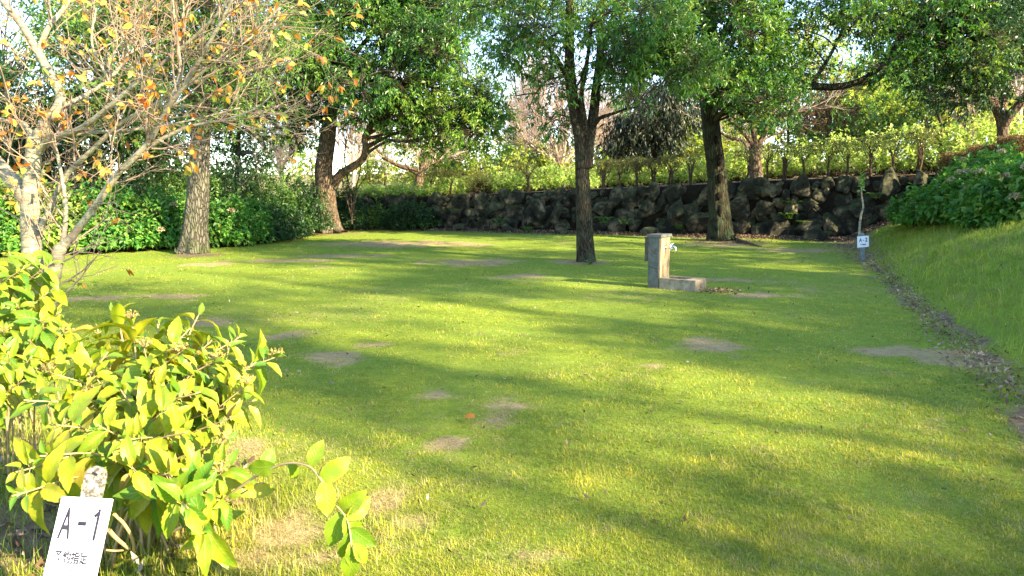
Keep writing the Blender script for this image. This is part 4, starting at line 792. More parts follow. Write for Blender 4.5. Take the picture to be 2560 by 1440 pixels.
for q, (px, py, Y_, s, lab) in enumerate([(1015, 560, 28.2, .6, 'fern clump low on the left part of the wall'), (1060, 565, 28.0, .5, 'second fern clump on the left part of the wall'), (1250, 545, 27.2, .5, 'fern left of the upright slab stone'), (1320, 575, 26.6, .4, 'small fern under the upright slab'), (1410, 568, 26.2, .4, 'fern just left of the central trunk base'), (1560, 545, 25.4, .45, 'fern between the central trunk and the water post'), (1510, 540, 25.8, .5, 'fern right beside the central trunk'), (1980, 500, 24.2, .5, 'bright fern high on the wall right of the mossy trunk'), (1970, 530, 24.1, .45, 'fern below the bright one right of the mossy trunk'), (2010, 550, 24, .35, 'lowest small fern right of the mossy trunk'), (2050, 590, 22.6, .5, 'fern over the low mossy boulder'), (2190, 480, 22.4, .4, 'small plant on the wall right of the sapling'), (1700, 560, 25.2, .4, 'fern in shade left of the mossy trunk'), (960, 550, 28.8, .5, 'leftmost fern by the end of the wall'), (1475, 650, 15.2, .16, 'tiny weed at the foot of the central trunk'), (2350, 590, 17.4, .4, 'weed at the foot of the bank hydrangeas')]):
    fern(px, py, Y_, s, lab, 600+q)

# leaf litter
M['leaf_pale'] = leaf_mat('pale_dead_leaf', [(0, (.12, .08, .045)), (.6, (.28, .19, .11)), (1, (.42, .33, .22))], trans=.1, rough=.8, spec=.2)
def litter(name, label, x, y, seed, L=(.05, .10), mat='leaf_litter'):
    rng = np.random.default_rng(seed); n = len(x); z = gh(x, y)+rng.uniform(.005, .04, n); lb = Buf(); D_ = rdir(rng, n); D_[:, 2] *= .35
    l = rng.uniform(*L, n); leaves(lb, np.stack([x, y, z], -1), D_, nrm(rdir(rng, n)*.5+np.array([0, 0, 1.])), l, l*rng.uniform(.35, .6, n), rng.random(n), rng.choice([-.3, .2]))
    return tag(lb.build(name, M[mat]), label, kind='stuff')
rng = np.random.default_rng(5); n = 26000; x = rng.uniform(-9, 13, n); dd = -np.abs(rng.normal(0, .75, n)); y = np.interp(x, WX, WY)+dd; m = (rng.random(n) < np.interp(x, [-9, -3, 2, 6], [.35, .6, .9, 1])); 
litter('leaf_litter', 'brown fallen leaves drifted along the foot of the stone wall', x[m], y[m], 6)
n = 6500; a = rng.uniform(-4.5, 18, n); s = rng.normal(.02, .13, n)*np.interp(a, [-5, 0, 5, 10, 13, 18], [1.3, 1.2, .8, .8, 2.5, 4]); litter('dead_leaves', 'dead leaves along the bare strip at the foot of the bank', LA[0]+LT[0]*a+LN[0]*s, LA[1]+LT[1]*a+LN[1]*s, 7, (.02, .06), 'leaf_pale')
n = 3000; x = rng.uniform(-8, 9, n); y = rng.uniform(2.2, 26, n); litter('scattered_leaves', 'small dead leaves scattered thinly over the lawn', x, y, 8, (.018, .05))
n = 800; a = rng.normal(0, .5, n); b_ = rng.normal(0, .3, n); x = np.concatenate([3.15+a[:260]*.35, 6.3+a[260:]*1.6]); y = np.concatenate([11.1+b_[:260]*.5, 22+b_[260:]*2]); litter('fallen_leaves', 'brown leaves gathered beside the water basin and around the mossy trunk', x, y, 9, (.03, .07))
n = 700; x = rng.uniform(-3.4, -1.3, n); y = rng.uniform(2.2, 4.0, n); litter('dry_leaves', 'dry brown leaves on the soil under the yellow shrub', x, y, 10, (.03, .09))
n = 2600; x = rng.uniform(-12, 15, n); litter('terrace_leaves', 'dead leaves along the top of the stone wall', x, np.interp(x, WX, WY)+rng.uniform(.2, 1.6, n), 11, (.04, .08))

# ------------------------------------------------------------------ foreground hydrangeas
def hyd_mat():
    g = NT('sunlit_hydrangea_leaf'); u, v, r = g.attr('lu'), g.attr('lv'), g.attr('rnd')
    av = g.math('ABSOLUTE', v); c = g.ramp(r, [(0, (.035, .15, .012)), (.22, (.10, .235, .014)), (.45, (.24, .32, .014)), (.75, (.40, .385, .014)), (1, (.40, .25, .05))])
    ph = g.math('SUBTRACT', g.math('MULTIPLY', u, 8.0), g.math('MULTIPLY', av, 2.2)); fr = g.math('FRACT', ph); vein = g.math('SUBTRACT', 1.0, g.math('MULTIPLY', g.math('ABSOLUTE', g.math('SUBTRACT', fr, .5)), 9.0))
    mid = g.math('SUBTRACT', 1.0, g.math('MULTIPLY', av, 14.0)); ve = g.math('MAXIMUM', g.math('MAXIMUM', vein, mid), 0.0)
    c = g.mix(g.math('MULTIPLY', ve, .55), c, (.40, .43, .09)); c = g.mix(g.n('MapRange', {0: g.noise(g.obj(), 9, 4, .7), 1: .42, 2: .66, 3: 0, 4: .6}).outputs[0], c, (.08, .21, .018))
    n = g.noise(g.obj(), 28, 5, .7); edge = g.math('ADD', g.math('MULTIPLY', g.math('POWER', av, 3.0), .35), g.math('MULTIPLY', n, .7))
    c = g.mix(g.math('MULTIPLY', g.n('MapRange', {0: edge, 1: .60, 2: .74}).outputs[0], .7), c, (.34, .19, .05))
    h = g.math('SUBTRACT', g.math('MULTIPLY', g.noise(g.obj(), 40, 3), .3), ve)
    t = g.n('HueSaturation', {'Color': c, 'Value': 1.2, 'Saturation': 1.15}).outputs[0]
    return g.bsdf(c, .42, .4, g.bump(h, .35, .004), trans=.38, tcol=t)
M['hyd'] = hyd_mat()
def hydrangea(name, label, base, tips, seed, L0=.136, node=.049, group=None, frac=.62, heads=()):
    rng = np.random.default_rng(seed); root = thing(name, label, 'shrub', base, group); sb = Buf(); PB = []; DD = []; NN = []; LL = []; RR = []
    for q, tp in enumerate(tips):
        tp = np.asarray(tp); b0 = np.array(base)+np.array([rng.normal(0, .16), rng.normal(0, .12), -.02]); hz = tp-b0
        m1 = b0+hz*np.array([.22, .22, .45])+rng.normal(0, .02, 3); m2 = b0+hz*np.array([.6, .6, .82])+rng.normal(0, .02, 3)
        sp = smooth_path([b0, m1, m2, tp], .03); rr = np.linspace(.0065, .0028, len(sp))*rng.uniform(.8, 1.2); tube(sb, sp, rr, 6)
        ln = np.linalg.norm(np.diff(sp, axis=0), axis=1).sum(); nn_ = max(3, int(ln*frac/node)); az = rng.uniform(0, 3.14); tone = rng.uniform(0, .35)
        for k in range(nn_):
            t = 1-frac*(k/nn_)**1.05; i_ = min(len(sp)-2, int(t*(len(sp)-1))); p = sp[i_]; d = nrm(sp[i_+1]-sp[i_]); az += 1.57+rng.normal(0, .15)
            s1 = np.cross(d, [math.cos(az), math.sin(az), .3]); s1 = nrm(s1); young = k < 1; size = L0*(.42 if k == 0 else .72 if k == 1 else 1.0)*rng.uniform(.55, 1.2)
            if k > 2 and rng.random() < .15: continue
            for sg in (-1, 1):
                if k > 3 and rng.random() < .25: continue
                out = s1*sg; dr = nrm(out*(.9 if not young else .55)+d*(.5 if not young else .9)+np.array([0, 0, -.2 if k > 1 else .15])+rng.normal(0, .14, 3))
                PB.append(p+out*rr[i_]+dr*.012); DD.append(dr); NN.append(nrm(d*.8+np.array([.15, -.25, .55])+rng.normal(0, .28, 3))); LL.append(size); RR.append(np.clip(tone+rng.normal(.38, .17)-(.0 if k else .12), 0, 1))
        if rng.random() < .14:   # dried flower remains
            fb_ = Buf(); m = 26; v = rdir(rng, m); v[:, 2] = np.abs(v[:, 2]); e = tp+v*np.array([.035, .035, .025])+np.array([0, 0, .015]); sticks(sb, np.tile(tp, (m, 1)), e, .0012, .0009)
            big_leaves(fb_, e, rdir(rng, m)+v*.3, v, .013, .011, rng.random(m)*.3+.7, nu=2); fb_.build('flower_head', M['floret'], root, False, base)
    PB, DD, NN, LL, RR = map(np.array, (PB, DD, NN, LL, RR)); lb = Buf(); PB2 = PB
    sticks(sb, PB-DD*.014, PB+DD*.004, .0016, .0014)
    big_leaves(lb, PB, DD, NN, LL, LL*rng.uniform(.36, .54, len(LL)), RR, nu=14, bend=.5, fold=.6, serr=.05, seed=seed, wav=.035)
    lb.build('foliage', M['hyd'], root, True, base); sb.build('stems', M['stem'], root, True, base)
    return root
rng = np.random.default_rng(91)
b1 = G(330, 1400); b1 = (b1[0], b1[1]+.15, 0.0)
tips = [P(a, b, c) for a, b, c in [(290, 778, 3.5), (330, 800, 3.3), (395, 805, 3.45), (500, 778, 3.45), (475, 820, 3.3), (605, 838, 3.35), (575, 860, 3.2), (690, 892, 3.25), (640, 905, 3.2), (240, 810, 3.4), (200, 850, 3.3), (540, 900, 3.1), (450, 880, 3.05), (360, 870, 3.0), (270, 880, 3.0), (620, 960, 3.0), (590, 1040, 2.85), (500, 980, 2.85),
        (400, 960, 2.8), (300, 970, 2.8), (200, 960, 2.85), (120, 930, 3.0), (560, 1110, 2.7), (470, 1080, 2.6), (350, 1070, 2.6), (240, 1060, 2.6), (130, 1060, 2.65), (60, 1000, 2.8), (520, 1230, 2.5), (430, 1190, 2.45), (330, 1170, 2.45), (40, 1180, 2.4), (100, 1140, 2.45), (570, 1250, 2.55), (500, 1330, 2.4), (470, 1270, 2.35), (550, 1180, 2.6), (30, 1240, 2.3), (160, 880, 3.2), (420, 1020, 2.7), (530, 850, 3.3), (430, 840, 3.3), (640, 1000, 3.05), (300, 1100, 2.5)]]
tips += [P(rng.uniform(150, 600), rng.uniform(850, 1180), rng.uniform(2.7, 3.7)) for _ in range(16)]
h1 = hydrangea('hydrangea_shrub', 'large yellow-green shrub filling the lower left behind the first sign', b1, tips, 31, heads=())
# arching branch of the shrub
ar = smooth_path([P(430, 1330, 2.75), P(520, 1280, 2.65), P(590, 1225, 2.6), P(650, 1185, 2.55), P(710, 1160, 2.5), P(765, 1163, 2.45), P(800, 1195, 2.4), P(830, 1250, 2.4), P(868, 1300, 2.38), P(880, 1370, 2.35)], .02)
ab = Buf(); tube(ab, ar, np.linspace(.007, .0028, len(ar)), 7); ar2 = smooth_path([P(560, 1260, 2.65), P(620, 1225, 2.62), P(660, 1205, 2.6)], .03); tube(ab, ar2, np.linspace(.004, .002, len(ar2)), 5); ab.build('arching_branch', M['stem'], h1, True, b1)
specs = [(P(775, 1165, 2.44), (.35, .1, .75), .10, .42), (P(800, 1200, 2.4), (.65, .0, .45), .125, .5), (P(812, 1200, 2.4), (.12, -.3, -.85), .125, .62), (P(798, 1182, 2.42), (.8, .3, .1), .11, .5), (P(690, 1165, 2.52), (-.75, .1, -.15), .12, .4), (P(655, 1180, 2.56), (.2, .3, .5), .1, .3), (P(850, 1275, 2.4), (.45, -.2, .35), .12, .45), (P(850, 1280, 2.4), (-.25, -.2, -.9), .13, .35), (P(862, 1290, 2.38), (.35, .1, -.8), .13, .5),
         (P(875, 1320, 2.37), (.5, .0, -.4), .11, .3), (P(875, 1330, 2.37), (-.1, .1, -1), .14, .35), (P(880, 1350, 2.36), (.1, -.2, -1), .10, .55), (P(868, 1300, 2.38), (.5, .3, .4), .11, .6), (P(720, 1160, 2.5), (.3, .2, -.55), .08, .45), (P(620, 1225, 2.6), (.7, .2, -.1), .1, .8), (P(885, 1370, 2.35), (-.2, -.1, -1), .12, .4), (P(884, 1360, 2.35), (.4, .1, -.7), .09, .45)]
lb = Buf(); n = len(specs); PBs = np.array([s[0] for s in specs]); big_leaves(lb, PBs, np.array([s[1] for s in specs]), nrm(np.tile([.35, -.75, .35], (n, 1))+np.random.default_rng(4).normal(0, .2, (n, 3))), np.array([s[2] for s in specs]), np.array([s[2] for s in specs])*.56, np.array([s[3] for s in specs]), nu=14, bend=.2, serr=.05, wav=.03)
lb.build('branch_leaves', M['hyd'], h1, True, b1)
lb = Buf(); pd_ = P(800, 1215, 2.4); big_leaves(lb, np.array([pd_, pd_]), np.array([(-.1, 0, -1.), (.1, .1, -1.)]), np.array([(1., -.3, 0), (.5, -1, 0)]), .07, .03, np.array([.1, .2]), nu=6, bend=.6); lb.build('withered_leaf', M['leaf_litter'], h1, True, b1)
b2 = P(60, 473, 4.7); b2 = (b2[0]-.1, 4.6, 0.0)
tips = [P(a, b, c) for a, b, c in [(20, 625, 4.6), (90, 640, 4.5), (130, 655, 4.4), (60, 670, 4.3), (5, 690, 4.3), (120, 730, 4.3), (150, 780, 4.3), (40, 760, 4.2), (100, 800, 4.1), (165, 830, 4.2), (10, 830, 4.1), (130, 700, 4.5), (-30, 640, 4.6), (-60, 700, 4.4), (-80, 800, 4.3), (70, 850, 4.0), (150, 890, 4.1), (-20, 900, 4.0), (30, 720, 4.5), (80, 700, 4.7)]]
hydrangea('hydrangea_shrub', 'yellow-green shrub at the left edge under the pale trunks', b2, tips, 32, L0=.14, frac=.6)
b4 = G(-40, 1240); b4 = (b4[0], b4[1]+.2, 0.0)
tips = [P(a, b, c) for a, b, c in [(20, 880, 3.4), (-40, 860, 3.5), (80, 890, 3.5), (-20, 940, 3.3), (60, 950, 3.4), (-80, 900, 3.4), (-60, 1000, 3.2), (10, 860, 3.7), (100, 960, 3.6), (-100, 1000, 3.2), (-10, 900, 3.6)]]
hydrangea('hydrangea_shrub', 'small yellow shrub with bare tan stems at the left edge above the first sign', b4, tips, 33, L0=.12, frac=.35)
# thick cut stems by the sign
for q, (pts, r, lab) in enumerate([([(285, 1285, 2.5), (310, 1310, 2.52), (330, 1345, 2.55), (335, 1380, 2.6)], .006, 'upper tan cut stem lying beside the first sign'), ([(272, 1325, 2.5), (290, 1345, 2.52), (322, 1372, 2.56)], .008, 'thick tan cut stem beside the first sign'), ([(265, 1375, 2.5), (285, 1377, 2.52), (308, 1376, 2.56)], .004, 'lowest thin tan stem beside the first sign')]):
    sp = smooth_path([P(*a) for a in pts], .015); bf = Buf(); tube(bf, sp, np.linspace(r, r*.8, len(sp)), 8, bark_disp(q, .05, 4)); tag(bf.build('cut_stem', M['stem'], None, True), lab, 'stem', 'cut stems by the sign')
# dry straw tufts near the shrub foot
def straw(rng, n): return rng.uniform(-2.9, -.35, n), rng.uniform(1.8, 3.9, n)
grass('dry_straw', M['blade'], 30000, 15, None, .05, .13, .003, .0003, lean=1.2, world=straw, keep=lambda x, y, r: r.random(len(x)) < sstep(.42, .6, fb2(x, y, 1.5, 73, 3))*np.exp(-((x+1.2)/.9)**2), label='longer straw coloured grass at the foot of the yellow shrub')

# ------------------------------------------------------------------ boxes, signs, water post
def box(name, mat, parent, size, loc=(0, 0, 0), rot=None, bev=.004, cut=2, jitter=0, seed=0):
    bm = bmesh.new(); bmesh.ops.create_cube(bm, size=1); bmesh.ops.scale(bm, vec=size, verts=bm.verts)
    if jitter:
        bmesh.ops.subdivide_edges(bm, edges=bm.edges, cuts=7, use_grid_fill=True)
    if bev and not jitter: bmesh.ops.bevel(bm, geom=bm.edges[:], offset=bev, segments=cut, affect='EDGES')
    if jitter:
        v = np.array([x.co[:] for x in bm.verts]); d = fbm(v*14+seed, seed, 3)-.5; d2 = fbm(v*5+seed, seed+2, 2)-.5
        for x, a, b in zip(bm.verts, d, d2): x.co += x.co.normalized()*float(a*jitter*2+b*jitter*3)
    Mx = Matrix.Translation(Vector(loc))@(rot.to_4x4() if rot is not None else Matrix.Identity(4)); bm.transform(Mx)
    me = bpy.data.meshes.new(name); bm.to_mesh(me); bm.free(); me.materials.append(mat); o = bpy.data.objects.new(name, me); COL.objects.link(o)
    if parent: o.parent = parent
    return o
def text(name, s, mat, parent, size, loc, basis, sx=1.0, extr=.0006, bold=0.0, space=1.0):
    cu = bpy.data.curves.new(name, 'FONT'); cu.body = s; cu.size = size; cu.align_x = 'CENTER'; cu.align_y = 'CENTER'; cu.extrude = extr; cu.offset = bold; cu.space_character = space
    t = bpy.data.objects.new(name, cu); COL.objects.link(t); bpy.context.view_layer.update()
    me = bpy.data.meshes.new_from_object(t.evaluated_get(bpy.context.evaluated_depsgraph_get())); bpy.data.objects.remove(t)
    me.transform(Matrix.Diagonal((sx, 1, 1, 1))); me.transform(Matrix.Translation(Vector(loc))@basis.to_4x4()); me.materials.append(mat)
    o = bpy.data.objects.new(name, me); COL.objects.link(o); o.parent = parent; return o
def board_mat():
    g = NT('white_board'); o = g.obj(); n = g.noise(o, 9, 4); n2 = g.noise(o, 120, 3)
    c = g.ramp(n, [(.3, (.74, .77, .84)), (.7, (.84, .85, .88))]); c = g.mix(g.n('MapRange', {0: n2, 1: .68, 2: .74, 3: 0, 4: .3}).outputs[0], c, (.45, .42, .42)); return g.bsdf(c, .35, .4)
M['board'] = board_mat()
def post_mat():
    g = NT('peeling_white_post'); o = g.obj(); n = g.noise(o, 60, 6, .75); n2 = g.noise(g.map(o, (1, 1, .3)), 22, 5, .7)
    c = g.ramp(n, [(.42, (.09, .075, .06)), (.53, (.27, .255, .22)), (.72, (.42, .40, .35))]); c = g.mix(g.n('MapRange', {0: n2, 1: .62, 2: .7}).outputs[0], c, (.45, .25, .17)); return g.bsdf(c, .85, .15, g.bump(n, .6, .003))
M['post'] = post_mat()
M['post_grey'] = plain('grey_weathered_post', (.10, .13, .13), (.26, .30, .29), 12, .85)
# local frame: x right, y up along the board, z toward the viewer.  Board written in post space (X right, Z up, -Y front)
FR = Matrix(((1, 0, 0), (0, 0, -1), (0, 1, 0)))     # text plane -> X/Z plane facing -Y
s1 = P(219, 1244, 2.36)
sign = thing('site_sign', 'white board reading A-1 on a peeling white post in the lower left corner', 'sign', (s1[0]-.10, s1[1]-.0, 0), 'pitch number signs')
Rl = (Matrix.Rotation(R(-26), 3, 'X')@Matrix.Rotation(R(3), 3, 'Y')@Matrix.Rotation(R(-2), 3, 'Z'))
org = Vector(s1)-Vector(sign.location)
def L1(x, y, z): return org+Rl@Vector((x, y, z))
def rounded_post(name, mat, parent, w, t, top, bot, y, seed=0, rad=None):
    rad = rad or w/2; o2 = []; nseg = 12
    for k in range(nseg+1): a = math.pi*k/nseg; o2.append((math.cos(a)*w/2, top-rad+math.sin(a)*rad))
    o2 += [(-w/2, bot), (w/2, bot)]
    bm = bmesh.new(); fr = [bm.verts.new((x, y-t/2, z)) for x, z in o2]; bk = [bm.verts.new((x, y+t/2, z)) for x, z in o2]
    bm.faces.new(fr); bm.faces.new(bk[::-1]); n = len(o2)
    for k in range(n): bm.faces.new((fr[(k+1) % n], fr[k], bk[k], bk[(k+1) % n]))
    bmesh.ops.bevel(bm, geom=[e for e in bm.edges if abs(e.verts[0].co.y-e.verts[1].co.y) < 1e-6], offset=.003, segments=2, affect='EDGES'); bmesh.ops.recalc_face_normals(bm, faces=bm.faces)
    me = bpy.data.meshes.new(name); bm.to_mesh(me); bm.free(); me.materials.append(mat); o = bpy.data.objects.new(name, me); COL.objects.link(o); o.parent = parent; return o
RM = Rl.to_4x4(); RM.translation = org
p_ = rounded_post('post', M['post'], sign, .062, .03, .105, -.62, .021); p_.data.transform(RM)
BW, BH = .176, .262
bo = box('board', M['board'], sign, (BW, .008, BH), (0, 0, -BH/2), None, .0015); bo.data.transform(RM)
k_ = box('knot_mark', M['black'], p_, (.020, .002, .007), (.004, .0045, .078), Matrix.Rotation(.35, 3, 'Y'), .0005); k_.data.transform(RM)
def put(s, x, z, size, sx, bold, nm='lettering', sp=1.0):
    t = text(nm, s, M['ink'], bo, size, (x, -.0046, z), FR, sx, .0004, bold, sp); t.data.transform(RM); return t
put('A', -.050, -.090, .140, .42, .0014); put('1', .054, -.090, .140, .46, .0022)
fl = box('lettering', M['ink'], bo, (.017, .001, .010), (.0465, -.0047, -.053), Matrix.Rotation(R(-48), 3, 'Y'), 0); fl.data.transform(RM)
d_ = box('lettering', M['ink'], bo, (.028, .001, .013), (0.004, -.0046, -.083), None, 0); d_.data.transform(RM)
put('予約指定', -.008, -.192, .042, .70, .0011, sp=.98)
for z_, nm in ((-.02, 'nail'), (-.228, 'nail')):
    bf = Buf(); tube(bf, [(0.002, -.004, z_), (0.002, -.0065, z_)], [.0035, .003], 12); o = bf.build(nm, M['nail'], bo); o.data.transform(RM)
# far sign A-2
s2 = G(2158, 654); x, y = s2[0], s2[1]; z = gz(x, y)
sign2 = thing('site_sign', 'white board reading A-2 on a grey stake below the bank', 'sign', (x, y, z), 'pitch number signs')
R2 = Matrix.Rotation(R(-4), 4, 'Y')@Matrix.Rotation(R(8), 4, 'Z')
p2 = rounded_post('post', M['post_grey'], sign2, .085, .05, .62, -.1, .03); p2.data.transform(R2)
cz = P(2158, 604, y)[2]-z
bo2 = box('board', M['board'], sign2, (.265, .012, .24), (-.005, -.006, cz), None, .002); bo2.data.transform(R2)
for s_, xx, zz, sz_, sx_, bl in (('A', -.062, cz+.035, .115, .75, .003), ('2', .072, cz+.035, .12, .95, .0035), ('予約指定', 0, cz-.065, .034, 1.0, .0014)):
    t = text('lettering', s_, M['ink'], bo2, sz_, (xx-.005, -.0125, zz), FR, sx_, .0005, bl); t.data.transform(R2)
d2 = box('lettering', M['ink'], bo2, (.034, .001, .013), (.002, -.0125, cz+.03), None, 0); d2.data.transform(R2)
# sapling behind it
bt = tz(2148, 590, 17.0)
sp_t = bare_tree('sapling', 'thin pale crooked sapling with a leafy tip just behind the second sign', 'tree', bt, [(px_path(17, [(2147, 612), (2149, 570), (2152, 540), (2158, 518), (2154, 490), (2153, 465), (2153, 442)]), .032, .010)], 61, 'bark_cherry', 'twig_pale', child=1, maxlv=0, L0=.18, r0=.008, sides=10)
rg = np.random.default_rng(3); lb = Buf(); n = 26; cpt = np.array([P(2153, rg.uniform(438, 478), 17) for _ in range(n)]); leaves(lb, cpt, rdir(rg, n)+np.array([0, 0, .2]), rdir(rg, n)+np.array([0, 0, 1.]), .12, .06, rg.random(n)); lb.build('crown', M['leaf_hyd'], sp_t, False, bt)

# water post
def wood_con():
    g = NT('weathered_mock_timber_concrete'); o = g.obj(); v = g.map(o, (26, 26, 2.2)); n = g.noise(v, 1.0, 5, .65, .3); n2 = g.noise(o, 9, 6, .7)
    c = g.ramp(n, [(.34, (.07, .045, .025)), (.47, (.22, .16, .09)), (.7, (.42, .34, .21))]); c = g.mix(g.n('MapRange', {0: n2, 1: .5, 2: .68, 3: 0, 4: .6}).outputs[0], c, (.26, .26, .23)); return g.bsdf(c, .85, .15, g.bump(n, .7, .008))
M['mock'] = wood_con()
def conc(name, a, b):
    g = NT(name); o = g.obj(); n = g.noise(o, 7, 7, .72); n2 = g.noise(o, 45, 5, .8)
    c = g.ramp(n, [(.3, a), (.68, b)]); c = g.mix(g.n('MapRange', {0: n2, 1: .52, 2: .7, 3: 0, 4: .45}).outputs[0], c, (.09, .085, .07)); return g.bsdf(c, .9, .12, g.bump(g.math('ADD', n, n2), .5, .008))
M['conc'] = conc('grey_green_concrete', (.06, .065, .055), (.17, .175, .15)); M['conc_pale'] = conc('stained_pale_concrete', (.13, .10, .065), (.40, .33, .22))
wx, wy0 = 2.31, 11.5; ua = math.atan2(-.60, .80)
wp = thing('water_post', 'concrete water post with a chrome tap and square stone basin on the lawn', 'water post', (wx, wy0, gz(wx, wy0)), rz=ua)
# local: +x along the basin, +y away; pillar near corner at origin
PW, PD, PH = .20, .35, .80
pil = box('pillar', M['mock'], wp, (PW, PD, PH+.1), (-PW/2, PD/2, PH/2-.05), None, .006)
box('side_panel', M['conc'], pil, (PW-.012, .012, PH-.03), (-PW/2-.004, -.0065, PH/2+.005), None, .003)
for q, (a, b_) in enumerate([(((-.19, -.019, .70), (-.16, -.019, .64), (-.10, -.019, .57), (-.03, -.019, .53)), .006), (((-.19, -.019, .34), (-.12, -.019, .325), (-.02, -.019, .315)), .004), (((-.09, -.019, .325), (-.04, -.019, .26)), .003)]):
    bf = Buf(); sp = smooth_path(np.array(a)+np.array([0, .004, 0]), .02); tube(bf, sp, b_, 6); bf.build('crack', M['dark_hole'], pil, True)
box('cap_slab', M['conc'], wp, (PW+.04, PD+.05, .045), (-PW/2, PD/2, PH+.0245), None, 0, jitter=.004, seed=3)
M['boxgrey'] = plain('weathered_box', (.05, .04, .035), (.13, .11, .09), 14, .85)
bx_ = box('valve_box', M['boxgrey'], wp, (.085, PD*.7, .37), (-PW-.0435, PD*.5-.02, .60), None, .004)
box('lid_edge', M['conc'], bx_, (.10, PD*.7+.02, .012), (-PW-.045, PD*.5-.02, .792), None, .002)
bl, bw_, bh_ = .60, .43, .17; bz0 = .17
ba = thing('x', None, None, (0, 0, 0)); bpy.data.objects.remove(ba)
def basin():
    bm = bmesh.new(); t = .085; z1 = bh_; zi = .06
    def ring(a, b, c, d, z): return [bm.verts.new(v) for v in ((a, c, z), (b, c, z), (b, d, z), (a, d, z))]
    x0, x1, y0, y1 = .002, bl, -.02, bw_-.02
    o0 = ring(x0, x1, y0, y1, -.1); o1 = ring(x0, x1, y0, y1, z1); i1 = ring(x0+.004, x1-t*2.2, y0+t, y1-t, z1); i0 = ring(x0+.008, x1-t*2.2-.01, y0+t+.01, y1-t-.01, zi)
    for A, B in ((o0, o1), (o1, i1), (i1, i0)):
        for k in range(4): bm.faces.new((A[k], A[(k+1) % 4], B[(k+1) % 4], B[k]))
    bm.faces.new(i0); bmesh.ops.recalc_face_normals(bm, faces=bm.faces); bmesh.ops.bevel(bm, geom=bm.edges[:], offset=.006, segments=2, affect='EDGES')
    bmesh.ops.subdivide_edges(bm, edges=[e for e in bm.edges if e.calc_length() > .1], cuts=5, use_grid_fill=True)
    v = np.array([x.co[:] for x in bm.verts]); d = fbm(v*9, 5, 3)-.5
    for a, b in zip(bm.verts, d): a.co.z += float(b)*.012; a.co.x += float(b)*.008
    me = bpy.data.meshes.new('basin'); bm.to_mesh(me); bm.free(); me.materials.append(M['conc_pale']); o = bpy.data.objects.new('basin', me); COL.objects.link(o); o.parent = wp; return o
bs = basin(); box('drain_floor', M['dark_hole'], bs, (bl-.23, bw_-.20, .01), (.19, bw_/2-.02, .072), None, .002)
# tap on the +x face
tp = Buf(); ty = PD*.5; tz0 = .635
tube(tp, [(0, ty, tz0), (.012, ty, tz0)], [.028, .026], 16); tube(tp, smooth_path([(.0, ty, tz0), (.05, ty, tz0), (.10, ty, tz0), (.12, ty, tz0-.02)], .01), .015, 12)
tube(tp, smooth_path([(.075, ty, tz0-.01), (.12, ty, tz0+.03), (.165, ty, tz0+.015), (.185, ty, tz0-.05)], .01), .011, 12); tube(tp, [(.085, ty, tz0), (.085, ty, tz0+.055)], [.016, .010], 12); tube(tp, [(.185, ty, tz0-.045), (.186, ty, tz0-.07)], [.013, .013], 12)
tube(tp, smooth_path([(.085, ty, tz0-.02), (.09, ty, tz0-.07)], .02), [.012]*len(smooth_path([(.085, ty, tz0-.02), (.09, ty, tz0-.07)], .02)), 10)
tpo = tp.build('tap', M['chrome'], wp, True); hb = Buf()
for a in range(4):
    d = np.array([math.cos(a*1.571+.5), math.sin(a*1.571+.5), 0]); c = np.array([.085, ty, tz0+.062]); tube(hb, [c, c+d*.038], [.006, .009], 8)
hb.build('handle', M['chrome'], tpo, True)

# lamp by the hedge
Yl = 27; pl = P(598, 440, Yl); zb = gz(pl[0], Yl); lamp = thing('garden_lamp', 'black post lamp with flat head behind the dark shrubs', 'lamp', (pl[0], Yl, zb)); top = P(600, 384, Yl)[2]-zb
bf = Buf(); tube(bf, [(0, 0, -.1), (0, 0, top)], [.05, .045], 12); bf.build('pole', M['black'], lamp, True); box('lamp_head', M['black'], lamp, (.54, .3, .12), (.26, 0, top+.03), Matrix.Rotation(-.08, 3, 'Y'), .02)
# pale kerb stones at the left hedge
for q, (px, py, l, lab) in enumerate([(350, 618, .85, 'pale grey kerb stone showing under the left hedge'), (190, 634, .6, 'half hidden kerb stone further left under the hedge')]):
    p = G(px, py); o = box('kerb_stone', M['conc'], None, (l, .22, .2), (0, 0, 0), Matrix.Rotation(.15, 3, 'Z'), 0, jitter=.012, seed=q+4); o.location = (p[0], p[1], .07); tag(o, lab, 'kerb stone', 'kerb stones at the left hedge')
# orange leaf on the lawn
p = G(1173, 1060); lb = Buf(); big_leaves(lb, np.array([[0, 0, .045]]), np.array([[-1., .15, .15]]), np.array([[0, -.5, 1.]]), .085, .05, np.array([.2]), nu=8, bend=.3); o = lb.build('orange_leaf', M['leaf_orange'], None, True); o.location = (p[0]+.04, p[1], gz(p[0], p[1])); tag(o, 'single bright orange leaf lying on the sunlit lawn', 'leaf')
# exposed root right of the mossy trunk
bf = Buf(); rp = smooth_path([G(1835, 597), G(1850, 606)+[0, 0, .05], G(1880, 613)+[0, 0, .03], G(1905, 616)+[0, 0, -.02]], .06); tube(bf, rp, np.linspace(.07, .03, len(rp)), 10, bark_disp(3, .08, 5)); tag(bf.build('fallen_branch', M['bark_red'], None, True), 'pale surface root running right from the mossy trunk foot', 'root')

